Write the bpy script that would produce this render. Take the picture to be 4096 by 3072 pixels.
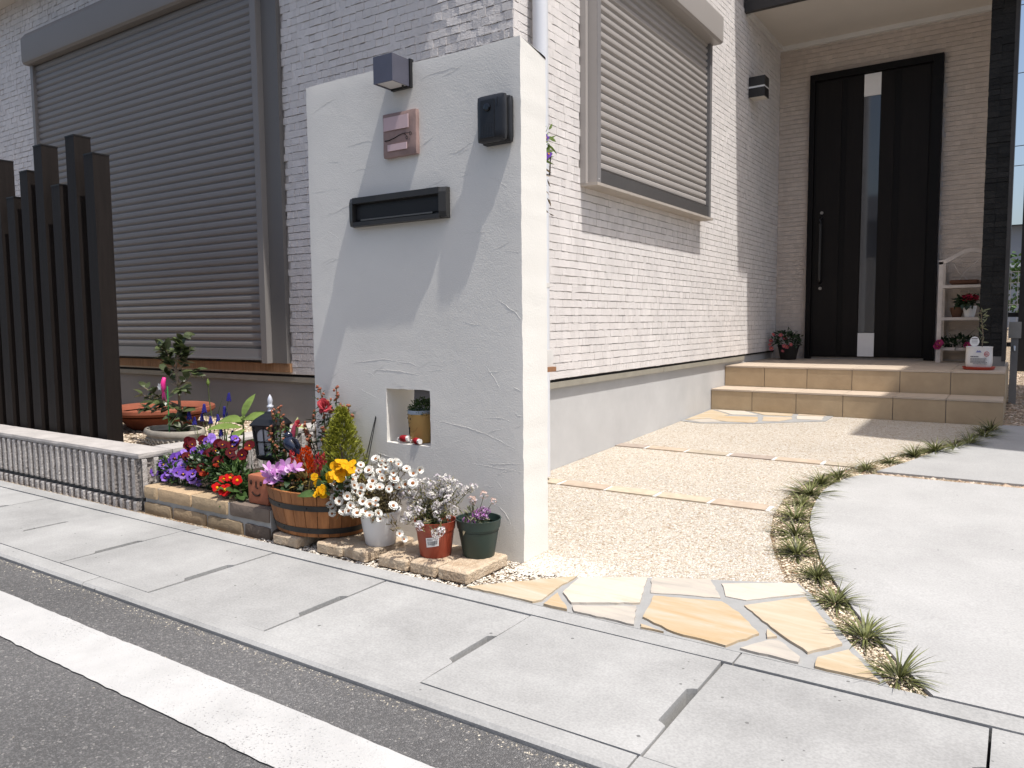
import bpy, math, random
from mathutils import Vector, Matrix, noise
from math import sin, cos, pi, radians, atan2, sqrt

for o in list(bpy.data.objects):
    bpy.data.objects.remove(o)
SC = bpy.context.scene
COL = SC.collection
V = Vector

# ------------------------------------------------------------------ camera
FOC = 1.49208
yaw, pitch, roll = radians(-33.757), radians(4.6626), radians(0.5325)
fwd = V((sin(yaw) * cos(pitch), cos(yaw) * cos(pitch), -sin(pitch)))
rgt = V((cos(yaw), -sin(yaw), 0))
dwn = fwd.cross(rgt)
cr = rgt * cos(roll) + dwn * sin(roll)
cd = -rgt * sin(roll) + dwn * cos(roll)
cam = bpy.data.cameras.new('camera')
cam.sensor_width = 36
cam.lens = FOC * 18
cam.clip_start = 0.05
cam.clip_end = 2000
co = bpy.data.objects.new('camera', cam)
COL.objects.link(co)
rm = Matrix((cr, -cd, -fwd)).transposed().to_4x4()
co.matrix_world = Matrix.Translation((0, 0, 0.75)) @ rm
SC.camera = co
CAMP = V((0, 0, 0.75))

def proj(p):
    q = V(p) - CAMP
    z = q.dot(fwd)
    if z <= 0.05:
        return (-9, -9, 0)
    return (0.5 + 0.5 * FOC * q.dot(cr) / z, 0.5 + 0.5 * FOC * q.dot(cd) / z * 4 / 3, z)

# ------------------------------------------------------------------ light
LD = V((-0.42, 0.085, -1.0)).normalized()
SUN_EL = math.asin(-LD.z)
SUN_AZ = atan2(-LD.x, -LD.y)
W = bpy.data.worlds.new('World')
SC.world = W
W.use_nodes = True
wt = W.node_tree
wt.nodes.clear()
wo = wt.nodes.new('ShaderNodeOutputWorld')
wb = wt.nodes.new('ShaderNodeBackground')
ws = wt.nodes.new('ShaderNodeTexSky')
ws.sky_type = 'NISHITA'
ws.sun_disc = False
ws.sun_elevation = SUN_EL
ws.sun_rotation = SUN_AZ
ws.air_density = 1.0
ws.dust_density = 3.5
ws.ozone_density = 1.0
wb.inputs[1].default_value = 0.135
wt.links.new(ws.outputs[0], wb.inputs[0])
wt.links.new(wb.outputs[0], wo.inputs[0])
sl = bpy.data.lights.new('sun', 'SUN')
sl.energy = 4.0
sl.angle = radians(0.53)
sl.color = (1.0, 0.965, 0.915)
so = bpy.data.objects.new('sun', sl)
COL.objects.link(so)
so.rotation_euler = LD.to_track_quat('-Z', 'Y').to_euler()
so.location = (3, -1, 8)
SC.view_settings.view_transform = 'Standard'
SC.view_settings.look = 'None'
SC.view_settings.gamma = 1
SC.view_settings.exposure = 0.36
SC.cycles.max_bounces = 6
SC.cycles.diffuse_bounces = 4
SC.cycles.caustics_reflective = False
SC.cycles.caustics_refractive = False

# ------------------------------------------------------------------ materials
MATS = {}

def nt(name):
    m = bpy.data.materials.new(name)
    m.use_nodes = True
    t = m.node_tree
    return m, t, t.nodes['Principled BSDF']

def N(t, typ, **kw):
    n = t.nodes.new(typ)
    for k, v in kw.items():
        if k.startswith('i_'):
            n.inputs[k[2:].replace('_', ' ')].default_value = v
        else:
            setattr(n, k, v)
    return n

def ramp(t, stops, interp='LINEAR'):
    r = t.nodes.new('ShaderNodeValToRGB')
    e = r.color_ramp.elements
    while len(e) < len(stops):
        e.new(0.5)
    for el, (p, c) in zip(e, stops):
        el.position = p
        el.color = (c[0], c[1], c[2], 1)
    r.color_ramp.interpolation = interp
    return r

def sc(c, k):
    return tuple(min(1, max(0, x * k)) for x in c[:3])

def mat(name, col, rough=0.8, var=0.12, vs=9.0, bump=0.0, bs=120.0, col2=None, spec=0.3, metal=0.0,
        island=0.0, objr=0.0, stretch=None, trans=0.0, bd=0.002, sub=None):
    """plain procedural surface: two-tone noise, optional random per island/object, noise bump"""
    if name in MATS:
        return MATS[name]
    m, t, b = nt(name)
    L = t.links.new
    g = N(t, 'ShaderNodeNewGeometry')
    pos = g.outputs['Position']
    if stretch:
        mp = N(t, 'ShaderNodeMapping')
        mp.inputs['Scale'].default_value = stretch
        L(pos, mp.inputs[0])
        pos = mp.outputs[0]
    nz = N(t, 'ShaderNodeTexNoise', i_Scale=vs, i_Detail=4.0, i_Roughness=0.62)
    L(pos, nz.inputs['Vector'])
    r = ramp(t, [(0.3, sc(col, 1 - var)), (0.7, col2 if col2 else sc(col, 1 + var))])
    L(nz.outputs[0], r.inputs[0])
    out = r.outputs[0]
    if island or objr:
        hs = N(t, 'ShaderNodeHueSaturation')
        mr = N(t, 'ShaderNodeMapRange')
        k = island or objr
        mr.inputs[3].default_value = 1 - k
        mr.inputs[4].default_value = 1 + k
        if island:
            L(g.outputs['Random Per Island'], mr.inputs[0])
        else:
            oi = N(t, 'ShaderNodeObjectInfo')
            L(oi.outputs['Random'], mr.inputs[0])
        L(mr.outputs[0], hs.inputs['Value'])
        L(out, hs.inputs['Color'])
        out = hs.outputs[0]
    L(out, b.inputs['Base Color'])
    b.inputs['Roughness'].default_value = rough
    b.inputs['Metallic'].default_value = metal
    b.inputs['Specular IOR Level'].default_value = spec
    if bump:
        n2 = N(t, 'ShaderNodeTexNoise', i_Scale=bs, i_Detail=3.0, i_Roughness=0.6)
        L(pos, n2.inputs['Vector'])
        bp = N(t, 'ShaderNodeBump', i_Strength=bump, i_Distance=bd)
        L(n2.outputs[0], bp.inputs['Height'])
        L(bp.outputs[0], b.inputs['Normal'])
    if trans:
        tr = N(t, 'ShaderNodeBsdfTranslucent')
        L(out, tr.inputs['Color'])
        mx = N(t, 'ShaderNodeMixShader')
        mx.inputs[0].default_value = trans
        L(b.outputs[0], mx.inputs[1])
        L(tr.outputs[0], mx.inputs[2])
        L(mx.outputs[0], t.nodes['Material Output'].inputs['Surface'])
    MATS[name] = m
    return m

def mat_cells(name, scale, stops, edge=(0.04, 0.03, 0.025), edgew=0.06, bump=0.6, bd=0.004, rough=0.85, patch=0.12):
    """aggregate: voronoi stones each with its own tint, darker joints, rounded relief"""
    m, t, b = nt(name)
    L = t.links.new
    g = N(t, 'ShaderNodeNewGeometry')
    nz = N(t, 'ShaderNodeTexNoise', i_Scale=scale * 0.9, i_Detail=2.0)
    L(g.outputs['Position'], nz.inputs['Vector'])
    mv = N(t, 'ShaderNodeVectorMath', operation='SCALE')
    mv.inputs['Scale'].default_value = 0.6 / scale
    L(nz.outputs['Color'], mv.inputs[0])
    ad = N(t, 'ShaderNodeVectorMath', operation='ADD')
    L(g.outputs['Position'], ad.inputs[0])
    L(mv.outputs[0], ad.inputs[1])
    v1 = N(t, 'ShaderNodeTexVoronoi', i_Scale=scale)
    v2 = N(t, 'ShaderNodeTexVoronoi', i_Scale=scale, feature='DISTANCE_TO_EDGE')
    L(ad.outputs[0], v1.inputs['Vector'])
    L(ad.outputs[0], v2.inputs['Vector'])
    sp = N(t, 'ShaderNodeSeparateColor')
    L(v1.outputs['Color'], sp.inputs[0])
    r = ramp(t, stops, 'CONSTANT')
    L(sp.outputs[0], r.inputs[0])
    er = ramp(t, [(0.0, (0, 0, 0)), (edgew, (1, 1, 1))])
    L(v2.outputs['Distance'], er.inputs[0])
    mx = N(t, 'ShaderNodeMix', data_type='RGBA')
    mx.inputs['A'].default_value = (*edge, 1)
    L(er.outputs[0], mx.inputs['Factor'])
    L(r.outputs[0], mx.inputs['B'])
    big = N(t, 'ShaderNodeTexNoise', i_Scale=1.7, i_Detail=5.0)
    L(g.outputs['Position'], big.inputs['Vector'])
    mr = N(t, 'ShaderNodeMapRange')
    mr.inputs[1].default_value = 0.3
    mr.inputs[2].default_value = 0.7
    mr.inputs[3].default_value = 1 - patch
    mr.inputs[4].default_value = 1 + patch
    L(big.outputs[0], mr.inputs[0])
    hs = N(t, 'ShaderNodeHueSaturation')
    L(mr.outputs[0], hs.inputs['Value'])
    L(mx.outputs['Result'], hs.inputs['Color'])
    L(hs.outputs[0], b.inputs['Base Color'])
    b.inputs['Roughness'].default_value = rough
    b.inputs['Specular IOR Level'].default_value = 0.25
    hr = ramp(t, [(0.0, (0, 0, 0)), (0.22, (0.8, 0.8, 0.8)), (0.5, (1, 1, 1))])
    L(v2.outputs['Distance'], hr.inputs[0])
    ml = N(t, 'ShaderNodeMath', operation='MULTIPLY_ADD')
    L(hr.outputs[0], ml.inputs[0])
    ml.inputs[1].default_value = 1
    L(sp.outputs[1], ml.inputs[2])
    bp = N(t, 'ShaderNodeBump', i_Strength=bump, i_Distance=bd)
    L(ml.outputs[0], bp.inputs['Height'])
    L(bp.outputs[0], b.inputs['Normal'])
    MATS[name] = m
    return m

def mat_concrete(name, col, pits=0.25, var=0.12, rough=0.85, streak=0.0):
    m, t, b = nt(name)
    L = t.links.new
    g = N(t, 'ShaderNodeNewGeometry')
    n1 = N(t, 'ShaderNodeTexNoise', i_Scale=3.0, i_Detail=8.0, i_Roughness=0.65)
    n2 = N(t, 'ShaderNodeTexNoise', i_Scale=190.0, i_Detail=3.0)
    for n in (n1, n2):
        L(g.outputs['Position'], n.inputs['Vector'])
    r = ramp(t, [(0.28, sc(col, 1 - var)), (0.72, sc(col, 1 + var))])
    L(n1.outputs[0], r.inputs[0])
    oi = N(t, 'ShaderNodeObjectInfo')
    mr = N(t, 'ShaderNodeMapRange')
    mr.inputs[3].default_value = 0.95
    mr.inputs[4].default_value = 1.05
    L(oi.outputs['Random'], mr.inputs[0])
    hs = N(t, 'ShaderNodeHueSaturation')
    L(mr.outputs[0], hs.inputs['Value'])
    L(r.outputs[0], hs.inputs['Color'])
    fr = ramp(t, [(0.3, (0.86,) * 3), (0.7, (1.07,) * 3)])
    L(n2.outputs[0], fr.inputs[0])
    m1 = N(t, 'ShaderNodeMix', data_type='RGBA', blend_type='MULTIPLY')
    m1.inputs['Factor'].default_value = 1
    L(hs.outputs[0], m1.inputs['A'])
    L(fr.outputs[0], m1.inputs['B'])
    vo = N(t, 'ShaderNodeTexVoronoi', i_Scale=26.0)
    vo.inputs['Randomness'].default_value = 1
    L(g.outputs['Position'], vo.inputs['Vector'])
    sp = N(t, 'ShaderNodeSeparateColor')
    L(vo.outputs['Color'], sp.inputs[0])
    gt = N(t, 'ShaderNodeMath', operation='GREATER_THAN')
    gt.inputs[1].default_value = 1 - pits
    L(sp.outputs[0], gt.inputs[0])
    szr = N(t, 'ShaderNodeMath', operation='MULTIPLY')
    szr.inputs[1].default_value = 0.11
    L(sp.outputs[1], szr.inputs[0])
    lt = N(t, 'ShaderNodeMath', operation='LESS_THAN')
    L(vo.outputs['Distance'], lt.inputs[0])
    L(szr.outputs[0], lt.inputs[1])
    an = N(t, 'ShaderNodeMath', operation='MULTIPLY')
    L(gt.outputs[0], an.inputs[0])
    L(lt.outputs[0], an.inputs[1])
    m2 = N(t, 'ShaderNodeMix', data_type='RGBA')
    L(an.outputs[0], m2.inputs['Factor'])
    L(m1.outputs['Result'], m2.inputs['A'])
    m2.inputs['B'].default_value = (*sc(col, 0.45), 1)
    L(m2.outputs['Result'], b.inputs['Base Color'])
    b.inputs['Roughness'].default_value = rough
    b.inputs['Specular IOR Level'].default_value = 0.25
    bp = N(t, 'ShaderNodeBump', i_Strength=0.25, i_Distance=0.002)
    L(n2.outputs[0], bp.inputs['Height'])
    L(bp.outputs[0], b.inputs['Normal'])
    MATS[name] = m
    return m

def mat_flag(name, a, bcol, c, ang=0.3):
    """banded quartzite flagstone, bands turned per stone"""
    m, t, b = nt(name)
    L = t.links.new
    g = N(t, 'ShaderNodeNewGeometry')
    mp = N(t, 'ShaderNodeMapping')
    mp.inputs['Scale'].default_value = (5, 26, 5)
    mp.inputs['Rotation'].default_value = (0, 0, ang)
    L(g.outputs['Position'], mp.inputs[0])
    n1 = N(t, 'ShaderNodeTexNoise', i_Scale=1.0, i_Detail=7.0, i_Roughness=0.6)
    n1.inputs['Distortion'].default_value = 0.5
    L(mp.outputs[0], n1.inputs['Vector'])
    r = ramp(t, [(0.3, a), (0.5, bcol), (0.68, c)])
    L(n1.outputs[0], r.inputs[0])
    L(r.outputs[0], b.inputs['Base Color'])
    b.inputs['Roughness'].default_value = 0.75
    b.inputs['Specular IOR Level'].default_value = 0.25
    n2 = N(t, 'ShaderNodeTexNoise', i_Scale=60.0, i_Detail=6.0)
    L(g.outputs['Position'], n2.inputs['Vector'])
    bp = N(t, 'ShaderNodeBump', i_Strength=0.35, i_Distance=0.003)
    L(n2.outputs[0], bp.inputs['Height'])
    L(bp.outputs[0], b.inputs['Normal'])
    MATS[name] = m
    return m

def mat_paint(name, col, under):
    """worn road paint: grain of the asphalt shows through in specks and thin patches"""
    m, t, b = nt(name)
    L = t.links.new
    g = N(t, 'ShaderNodeNewGeometry')
    n1 = N(t, 'ShaderNodeTexNoise', i_Scale=6.0, i_Detail=6.0, i_Roughness=0.65)
    n2 = N(t, 'ShaderNodeTexNoise', i_Scale=210.0, i_Detail=3.0)
    n3 = N(t, 'ShaderNodeTexNoise', i_Scale=2.2, i_Detail=5.0, i_Roughness=0.7)
    for n in (n1, n2, n3):
        L(g.outputs['Position'], n.inputs['Vector'])
    r = ramp(t, [(0.28, sc(col, 0.86)), (0.7, sc(col, 1.07))])
    L(n1.outputs[0], r.inputs[0])
    ad = N(t, 'ShaderNodeMath', operation='MULTIPLY_ADD')
    L(n3.outputs[0], ad.inputs[0])
    ad.inputs[1].default_value = 0.55
    L(n2.outputs[0], ad.inputs[2])
    wr = ramp(t, [(0.92, (0, 0, 0)), (1.0, (0.8, 0.8, 0.8))])
    L(ad.outputs[0], wr.inputs[0])
    mx = N(t, 'ShaderNodeMix', data_type='RGBA')
    L(wr.outputs[0], mx.inputs['Factor'])
    L(r.outputs[0], mx.inputs['A'])
    mx.inputs['B'].default_value = (*under, 1)
    L(mx.outputs['Result'], b.inputs['Base Color'])
    b.inputs['Roughness'].default_value = 0.75
    bp = N(t, 'ShaderNodeBump', i_Strength=0.6, i_Distance=0.003)
    L(n2.outputs[0], bp.inputs['Height'])
    L(bp.outputs[0], b.inputs['Normal'])
    MATS[name] = m
    return m

def mat_stucco(name, col):
    """hand trowelled plaster: broad flat swells plus a fine sandy grain"""
    m, t, b = nt(name)
    L = t.links.new
    g = N(t, 'ShaderNodeNewGeometry')
    n1 = N(t, 'ShaderNodeTexNoise', i_Scale=4.0, i_Detail=5.0)
    n2 = N(t, 'ShaderNodeTexNoise', i_Scale=230.0, i_Detail=2.0)
    n3 = N(t, 'ShaderNodeTexNoise', i_Scale=11.0, i_Detail=4.0, i_Roughness=0.55)
    n3.inputs['Distortion'].default_value = 0.6
    for n in (n1, n2, n3):
        L(g.outputs['Position'], n.inputs['Vector'])
    r = ramp(t, [(0.3, sc(col, 0.965)), (0.7, sc(col, 1.03))])
    L(n1.outputs[0], r.inputs[0])
    L(r.outputs[0], b.inputs['Base Color'])
    b.inputs['Roughness'].default_value = 0.9
    b.inputs['Specular IOR Level'].default_value = 0.2
    b1 = N(t, 'ShaderNodeBump', i_Strength=0.2, i_Distance=0.006)
    L(n3.outputs[0], b1.inputs['Height'])
    b2 = N(t, 'ShaderNodeBump', i_Strength=0.5, i_Distance=0.0014)
    L(n2.outputs[0], b2.inputs['Height'])
    L(b1.outputs[0], b2.inputs['Normal'])
    L(b2.outputs[0], b.inputs['Normal'])
    MATS[name] = m
    return m

# ------------------------------------------------------------------ mesh helpers
ORG = {}

def org(p):
    return ORG.get(p.name, V((0, 0, 0))) if p else V((0, 0, 0))

def link(o, parent=None, at=None):
    """link an object whose location 'at' is in world space under parent"""
    COL.objects.link(o)
    w = V(at) if at is not None else (org(parent))
    ORG[o.name] = w
    if parent:
        o.parent = parent
    o.location = w - org(parent)
    return o

def tag(o, label=None, cat=None, group=None, kind=None):
    if label:
        o['label'] = label
    if cat:
        o['category'] = cat
    if group:
        o['group'] = group
    if kind:
        o['kind'] = kind
    return o

def thing(name, label, cat, at, group=None):
    o = bpy.data.objects.new(name, None)
    o.empty_display_size = 0.05
    link(o, None, at)
    return tag(o, label, cat, group)

class MB:
    def __init__(s):
        s.v = []
        s.f = []
        s.mi = []
        s.m = 0

    def add(s, vs, fs):
        n = len(s.v)
        s.v.extend([tuple(x) for x in vs])
        for f in fs:
            s.f.append(tuple(i + n for i in f))
            s.mi.append(s.m)

    def box(s, x0, x1, y0, y1, z0, z1, j=0.0, rng=random):
        vs = [V((x, y, z)) for z in (z0, z1) for y in (y0, y1) for x in (x0, x1)]
        if j:
            vs = [p + V((rng.uniform(-j, j), rng.uniform(-j, j), rng.uniform(-j, j))) for p in vs]
        s.add(vs, [(0, 2, 3, 1), (4, 5, 7, 6), (0, 1, 5, 4), (2, 6, 7, 3), (0, 4, 6, 2), (1, 3, 7, 5)])

    def prism(s, poly, z0, z1, zf=None):
        n = len(poly)
        lo = [(p[0], p[1], z0 + (zf(p) if zf else 0)) for p in poly]
        hi = [(p[0], p[1], z1 + (zf(p) if zf else 0)) for p in poly]
        fs = [tuple(range(n - 1, -1, -1)), tuple(range(n, 2 * n))]
        fs += [(i, (i + 1) % n, n + (i + 1) % n, n + i) for i in range(n)]
        a = sum(poly[i][0] * poly[(i + 1) % n][1] - poly[(i + 1) % n][0] * poly[i][1] for i in range(n))
        if a < 0:
            fs = [f[::-1] for f in fs]
        s.add(lo + hi, fs)

    def tube(s, pts, rad, n=6, cap=True):
        pts = [V(p) for p in pts]
        if not hasattr(rad, '__len__'):
            rad = [rad] * len(pts)
        vs = []
        up = V((0.13, 0.31, 0.94))
        for i, p in enumerate(pts):
            d = (pts[min(i + 1, len(pts) - 1)] - pts[max(i - 1, 0)]).normalized()
            a = d.cross(up)
            if a.length < 0.05:
                a = d.cross(V((1, 0, 0)))
            a.normalize()
            b = d.cross(a)
            for k in range(n):
                t = 2 * pi * k / n
                vs.append(p + (a * cos(t) + b * sin(t)) * rad[i])
        fs = []
        for i in range(len(pts) - 1):
            for k in range(n):
                k2 = (k + 1) % n
                fs.append((i * n + k, i * n + k2, (i + 1) * n + k2, (i + 1) * n + k))
        if cap:
            fs.append(tuple(range(n - 1, -1, -1)))
            e = (len(pts) - 1) * n
            fs.append(tuple(range(e, e + n)))
        s.add(vs, fs)

    def lathe(s, c, prof, n=24, sx=1.0, sy=1.0, cap0=True, cap1=False, rad=None):
        vs = []
        for r, z in prof:
            for k in range(n):
                t = 2 * pi * k / n
                q = rad(t) if rad else 1
                vs.append((c[0] + r * sx * q * cos(t), c[1] + r * sy * q * sin(t), c[2] + z))
        fs = []
        for i in range(len(prof) - 1):
            for k in range(n):
                k2 = (k + 1) % n
                fs.append((i * n + k, i * n + k2, (i + 1) * n + k2, (i + 1) * n + k))
        if cap0:
            fs.append(tuple(range(n - 1, -1, -1)))
        if cap1:
            e = (len(prof) - 1) * n
            fs.append(tuple(range(e, e + n)))
        s.add(vs, fs)

    def blob(s, c, r, sz=1.0, n=7, rings=4, jit=0.0, rng=random):
        c = V(c)
        vs = [c + V((0, 0, -r * sz))]
        for i in range(1, rings):
            a = -pi / 2 + pi * i / rings
            for k in range(n):
                t = 2 * pi * (k + 0.5 * (i % 2)) / n
                q = 1 + rng.uniform(-jit, jit)
                vs.append(c + V((r * q * cos(a) * cos(t), r * q * cos(a) * sin(t), r * q * sz * sin(a))))
        vs.append(c + V((0, 0, r * sz)))
        fs = []
        for k in range(n):
            fs.append((0, 1 + (k + 1) % n, 1 + k))
        for i in range(rings - 2):
            for k in range(n):
                a, b = 1 + i * n + k, 1 + i * n + (k + 1) % n
                fs.append((a, b, b + n, a + n))
        e = len(vs) - 1
        for k in range(n):
            fs.append((e, 1 + (rings - 2) * n + k, 1 + (rings - 2) * n + (k + 1) % n))
        s.add(vs, fs)

    def leaf(s, p, d, nrm, L, Wd, bend=0.3, seg=3, fold=0.0, peak=0.45):
        p, d, nrm = V(p), V(d).normalized(), V(nrm)
        sd = d.cross(nrm)
        if sd.length < 1e-4:
            sd = d.cross(V((0.3, 0.5, 0.8)))
        sd.normalize()
        nrm = sd.cross(d).normalized()
        vs = [p]
        for i in range(1, seg):
            t = i / seg
            w = Wd / 2 * (sin(pi * t ** (math.log(0.5) / math.log(peak))) ** 0.8)
            q = p + d * (L * t) - nrm * (bend * L * t * t)
            vs += [q + sd * w + nrm * fold * w, q - sd * w + nrm * fold * w]
        vs.append(p + d * L - nrm * (bend * L))
        fs = [(0, 1, 2)]
        for i in range(seg - 2):
            a = 1 + 2 * i
            fs.append((a, a + 2, a + 3, a + 1))
        e = len(vs) - 1
        fs.append((e - 2, e, e - 1))
        s.add(vs, fs)

    def build(s, name, mats, parent=None, smooth=False, at=None, autos=None):
        if not isinstance(mats, (list, tuple)):
            mats = [mats]
        w = V(at) if at is not None else org(parent)
        me = bpy.data.meshes.new(name)
        me.from_pydata([(x[0] - w.x, x[1] - w.y, x[2] - w.z) for x in s.v], [], s.f)
        for m in mats:
            me.materials.append(m)
        if len(mats) > 1:
            me.polygons.foreach_set('material_index', s.mi)
        if smooth:
            me.polygons.foreach_set('use_smooth', [True] * len(me.polygons))
        if autos is not None:
            me.polygons.foreach_set('use_smooth', [True] * len(me.polygons))
            me.set_sharp_from_angle(angle=radians(autos))
        me.update()
        o = bpy.data.objects.new(name, me)
        return link(o, parent, w)

    def data(s, name, mats, smooth=False):
        me = bpy.data.meshes.new(name)
        me.from_pydata(s.v, [], s.f)
        for m in mats:
            me.materials.append(m)
        me.polygons.foreach_set('material_index', s.mi)
        if smooth:
            me.polygons.foreach_set('use_smooth', [True] * len(me.polygons))
        me.update()
        return me

def put(name, me, parent, at, nrm=None, roll=0.0, scale=1.0):
    o = bpy.data.objects.new(name, me)
    link(o, parent, at)
    o.rotation_mode = 'QUATERNION'
    if nrm is not None:
        q = V(nrm).to_track_quat('Z', 'Y')
        from mathutils import Quaternion
        o.rotation_quaternion = q @ Quaternion((0, 0, 1), roll)
    o.scale = (scale,) * 3 if not hasattr(scale, '__len__') else scale
    return o

def struct(name, mb, m, parent=None, **k):
    o = mb.build(name, m, parent, **k)
    if not parent:
        o['kind'] = 'structure'
    return o

def rdir(rng, zmin=-1.0, zmax=1.0):
    z = rng.uniform(zmin, zmax)
    a = rng.uniform(0, 2 * pi)
    r = sqrt(max(0, 1 - z * z))
    return V((r * cos(a), r * sin(a), z))

def rough_block(mb, x0, x1, y0, y1, z0, z1, rng, bev=0.006, amp=0.0025, nx=8, ny=5, nz=3, seed=0.0, fs=45.0):
    """bevelled, slightly lumpy brick: subdivided box pushed about by noise"""
    dx, dy, dz = x1 - x0, y1 - y0, z1 - z0
    idx = {}
    def vert(i, j, k):
        if (i, j, k) in idx:
            return idx[(i, j, k)]
        p = V((x0 + dx * i / nx, y0 + dy * j / ny, z0 + dz * k / nz))
        c = V(((x0 + x1) / 2, (y0 + y1) / 2, (z0 + z1) / 2))
        ext = (i in (0, nx)) + (j in (0, ny)) + (k in (0, nz))
        if ext >= 2:
            for ax, (ii, nn) in enumerate(((i, nx), (j, ny), (k, nz))):
                if ii in (0, nn):
                    p[ax] += (bev if ii == 0 else -bev) * (0.5 if ext == 2 else 0.62)
        o = noise.noise_vector((p + V((seed, seed * 2, 0))) * fs)
        p = p + o * amp
        idx[(i, j, k)] = len(vs)
        vs.append(p)
        return idx[(i, j, k)]
    vs = []
    fs_ = []
    for i in range(nx):
        for j in range(ny):
            fs_.append((vert(i, j, 0), vert(i, j + 1, 0), vert(i + 1, j + 1, 0), vert(i + 1, j, 0)))
            fs_.append((vert(i, j, nz), vert(i + 1, j, nz), vert(i + 1, j + 1, nz), vert(i, j + 1, nz)))
    for i in range(nx):
        for k in range(nz):
            fs_.append((vert(i, 0, k), vert(i + 1, 0, k), vert(i + 1, 0, k + 1), vert(i, 0, k + 1)))
            fs_.append((vert(i, ny, k), vert(i, ny, k + 1), vert(i + 1, ny, k + 1), vert(i + 1, ny, k)))
    for j in range(ny):
        for k in range(nz):
            fs_.append((vert(0, j, k), vert(0, j, k + 1), vert(0, j + 1, k + 1), vert(0, j + 1, k)))
            fs_.append((vert(nx, j, k), vert(nx, j + 1, k), vert(nx, j + 1, k + 1), vert(nx, j, k + 1)))
    mb.add(vs, fs_)

# ------------------------------------------------------------------ shared materials
M_asph = mat_cells('asphalt', 230, [(0, (0.12, 0.118, 0.117)), (0.3, (0.16, 0.157, 0.155)), (0.6, (0.135, 0.131, 0.13)),
                                  (0.8, (0.185, 0.18, 0.178)), (0.95, (0.26, 0.25, 0.24))], edge=(0.085, 0.083, 0.082), bump=0.7, bd=0.003, patch=0.16)
M_line = mat_paint('road_paint', (0.455, 0.45, 0.44), (0.16, 0.155, 0.15))
M_conc = mat_concrete('gutter_concrete', (0.335, 0.333, 0.325), 0.6, 0.22)
M_conc2 = mat_concrete('driveway_concrete', (0.365, 0.362, 0.355), 0.10, 0.10)
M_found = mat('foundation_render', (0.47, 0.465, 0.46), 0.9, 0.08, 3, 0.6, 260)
M_path = mat_cells('washed_aggregate', 135, [(0, (0.53, 0.475, 0.395)), (0.22, (0.60, 0.565, 0.505)), (0.42, (0.47, 0.39, 0.295)),
                                           (0.56, (0.56, 0.51, 0.435)), (0.8, (0.35, 0.265, 0.19)), (0.89, (0.63, 0.61, 0.575))],
                   edge=(0.36, 0.30, 0.235), edgew=0.09, bump=0.7, bd=0.004, patch=0.06)
M_soil = mat_cells('gravel_soil', 95, [(0, (0.44, 0.33, 0.21)), (0.3, (0.55, 0.45, 0.32)), (0.6, (0.36, 0.24, 0.15)), (0.85, (0.62, 0.55, 0.45))],
                   edge=(0.2, 0.14, 0.09), edgew=0.12, bump=0.9, bd=0.008)
M_dirt = mat('potting_soil', (0.045, 0.032, 0.024), 0.95, 0.4, 60, 1.0, 150, bd=0.01)
M_pebw = mat('white_gravel', (0.60, 0.55, 0.475), 0.8, 0.1, 40, 0.3, 200, island=0.28)
M_pebb = mat('brown_gravel', (0.40, 0.26, 0.16), 0.75, 0.3, 14, 0.3, 200, col2=(0.62, 0.52, 0.42), island=0.35)
M_stucco = mat_stucco('gate_stucco', (0.71, 0.69, 0.645))
M_tile = mat('siding_tile', (0.665, 0.63, 0.61), 0.85, 0.06, 5, 1.0, 150, island=0.05, bd=0.004)
M_mort = mat('siding_joint', (0.50, 0.46, 0.435), 0.9, 0.08, 30, 0.4, 200)
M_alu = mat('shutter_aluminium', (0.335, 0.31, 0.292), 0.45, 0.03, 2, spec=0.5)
M_alu_d = mat('shutter_rail', (0.15, 0.145, 0.145), 0.4, 0.03, 2, spec=0.5)
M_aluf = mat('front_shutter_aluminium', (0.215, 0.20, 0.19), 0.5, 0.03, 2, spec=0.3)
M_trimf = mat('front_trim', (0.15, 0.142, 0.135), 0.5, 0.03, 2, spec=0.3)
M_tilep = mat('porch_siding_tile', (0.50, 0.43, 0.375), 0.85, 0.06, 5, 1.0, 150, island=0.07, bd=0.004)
M_found_shade = mat('foundation_render_shaded', (0.24, 0.23, 0.225), 0.9, 0.08, 3, 0.6, 260)  # darker copy of the foundation render, front shade put into its colour
M_blk = mat('black_metal', (0.012, 0.012, 0.013), 0.4, 0.1, 20, 0.1, 200, spec=0.5)

# =================================================================== GROUND
GZ = lambda y: max(0.0, 0.029 * (y - 1.95))

mb = MB()
mb.add([(-120, -120, -0.16), (120, -120, -0.16), (120, 120, -0.16), (-120, 120, -0.16)], [(0, 1, 2, 3)])
struct('ground', mb, mat('far_ground', (0.2, 0.19, 0.17), 0.95, 0.2, 0.5))

mb = MB()
mb.box(-40, 40, -7, 1.110, -0.15, -0.014)
road = struct('road', mb, M_asph)
# painted edge line with a slightly ragged border
rng = random.Random(5)
mb = MB()
xs = [-9 + 0.02 * i for i in range(0, 620)]
top = []
bot = []
for x in xs:
    a = noise.noise(V((x * 30, 1, 0))) * 0.003 + noise.noise(V((x * 4, 8, 0))) * 0.003
    c = noise.noise(V((x * 30, 5, 0))) * 0.004 + noise.noise(V((x * 4, 3, 0))) * 0.003
    top.append((x, 0.965 + a, -0.0105))
    bot.append((x, 0.815 + c, -0.0105))
n = len(xs)
mb.add(bot + top, [(i, i + 1, n + i + 1, n + i) for i in range(n - 1)])
struct('road_marking', mb, M_line)

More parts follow.
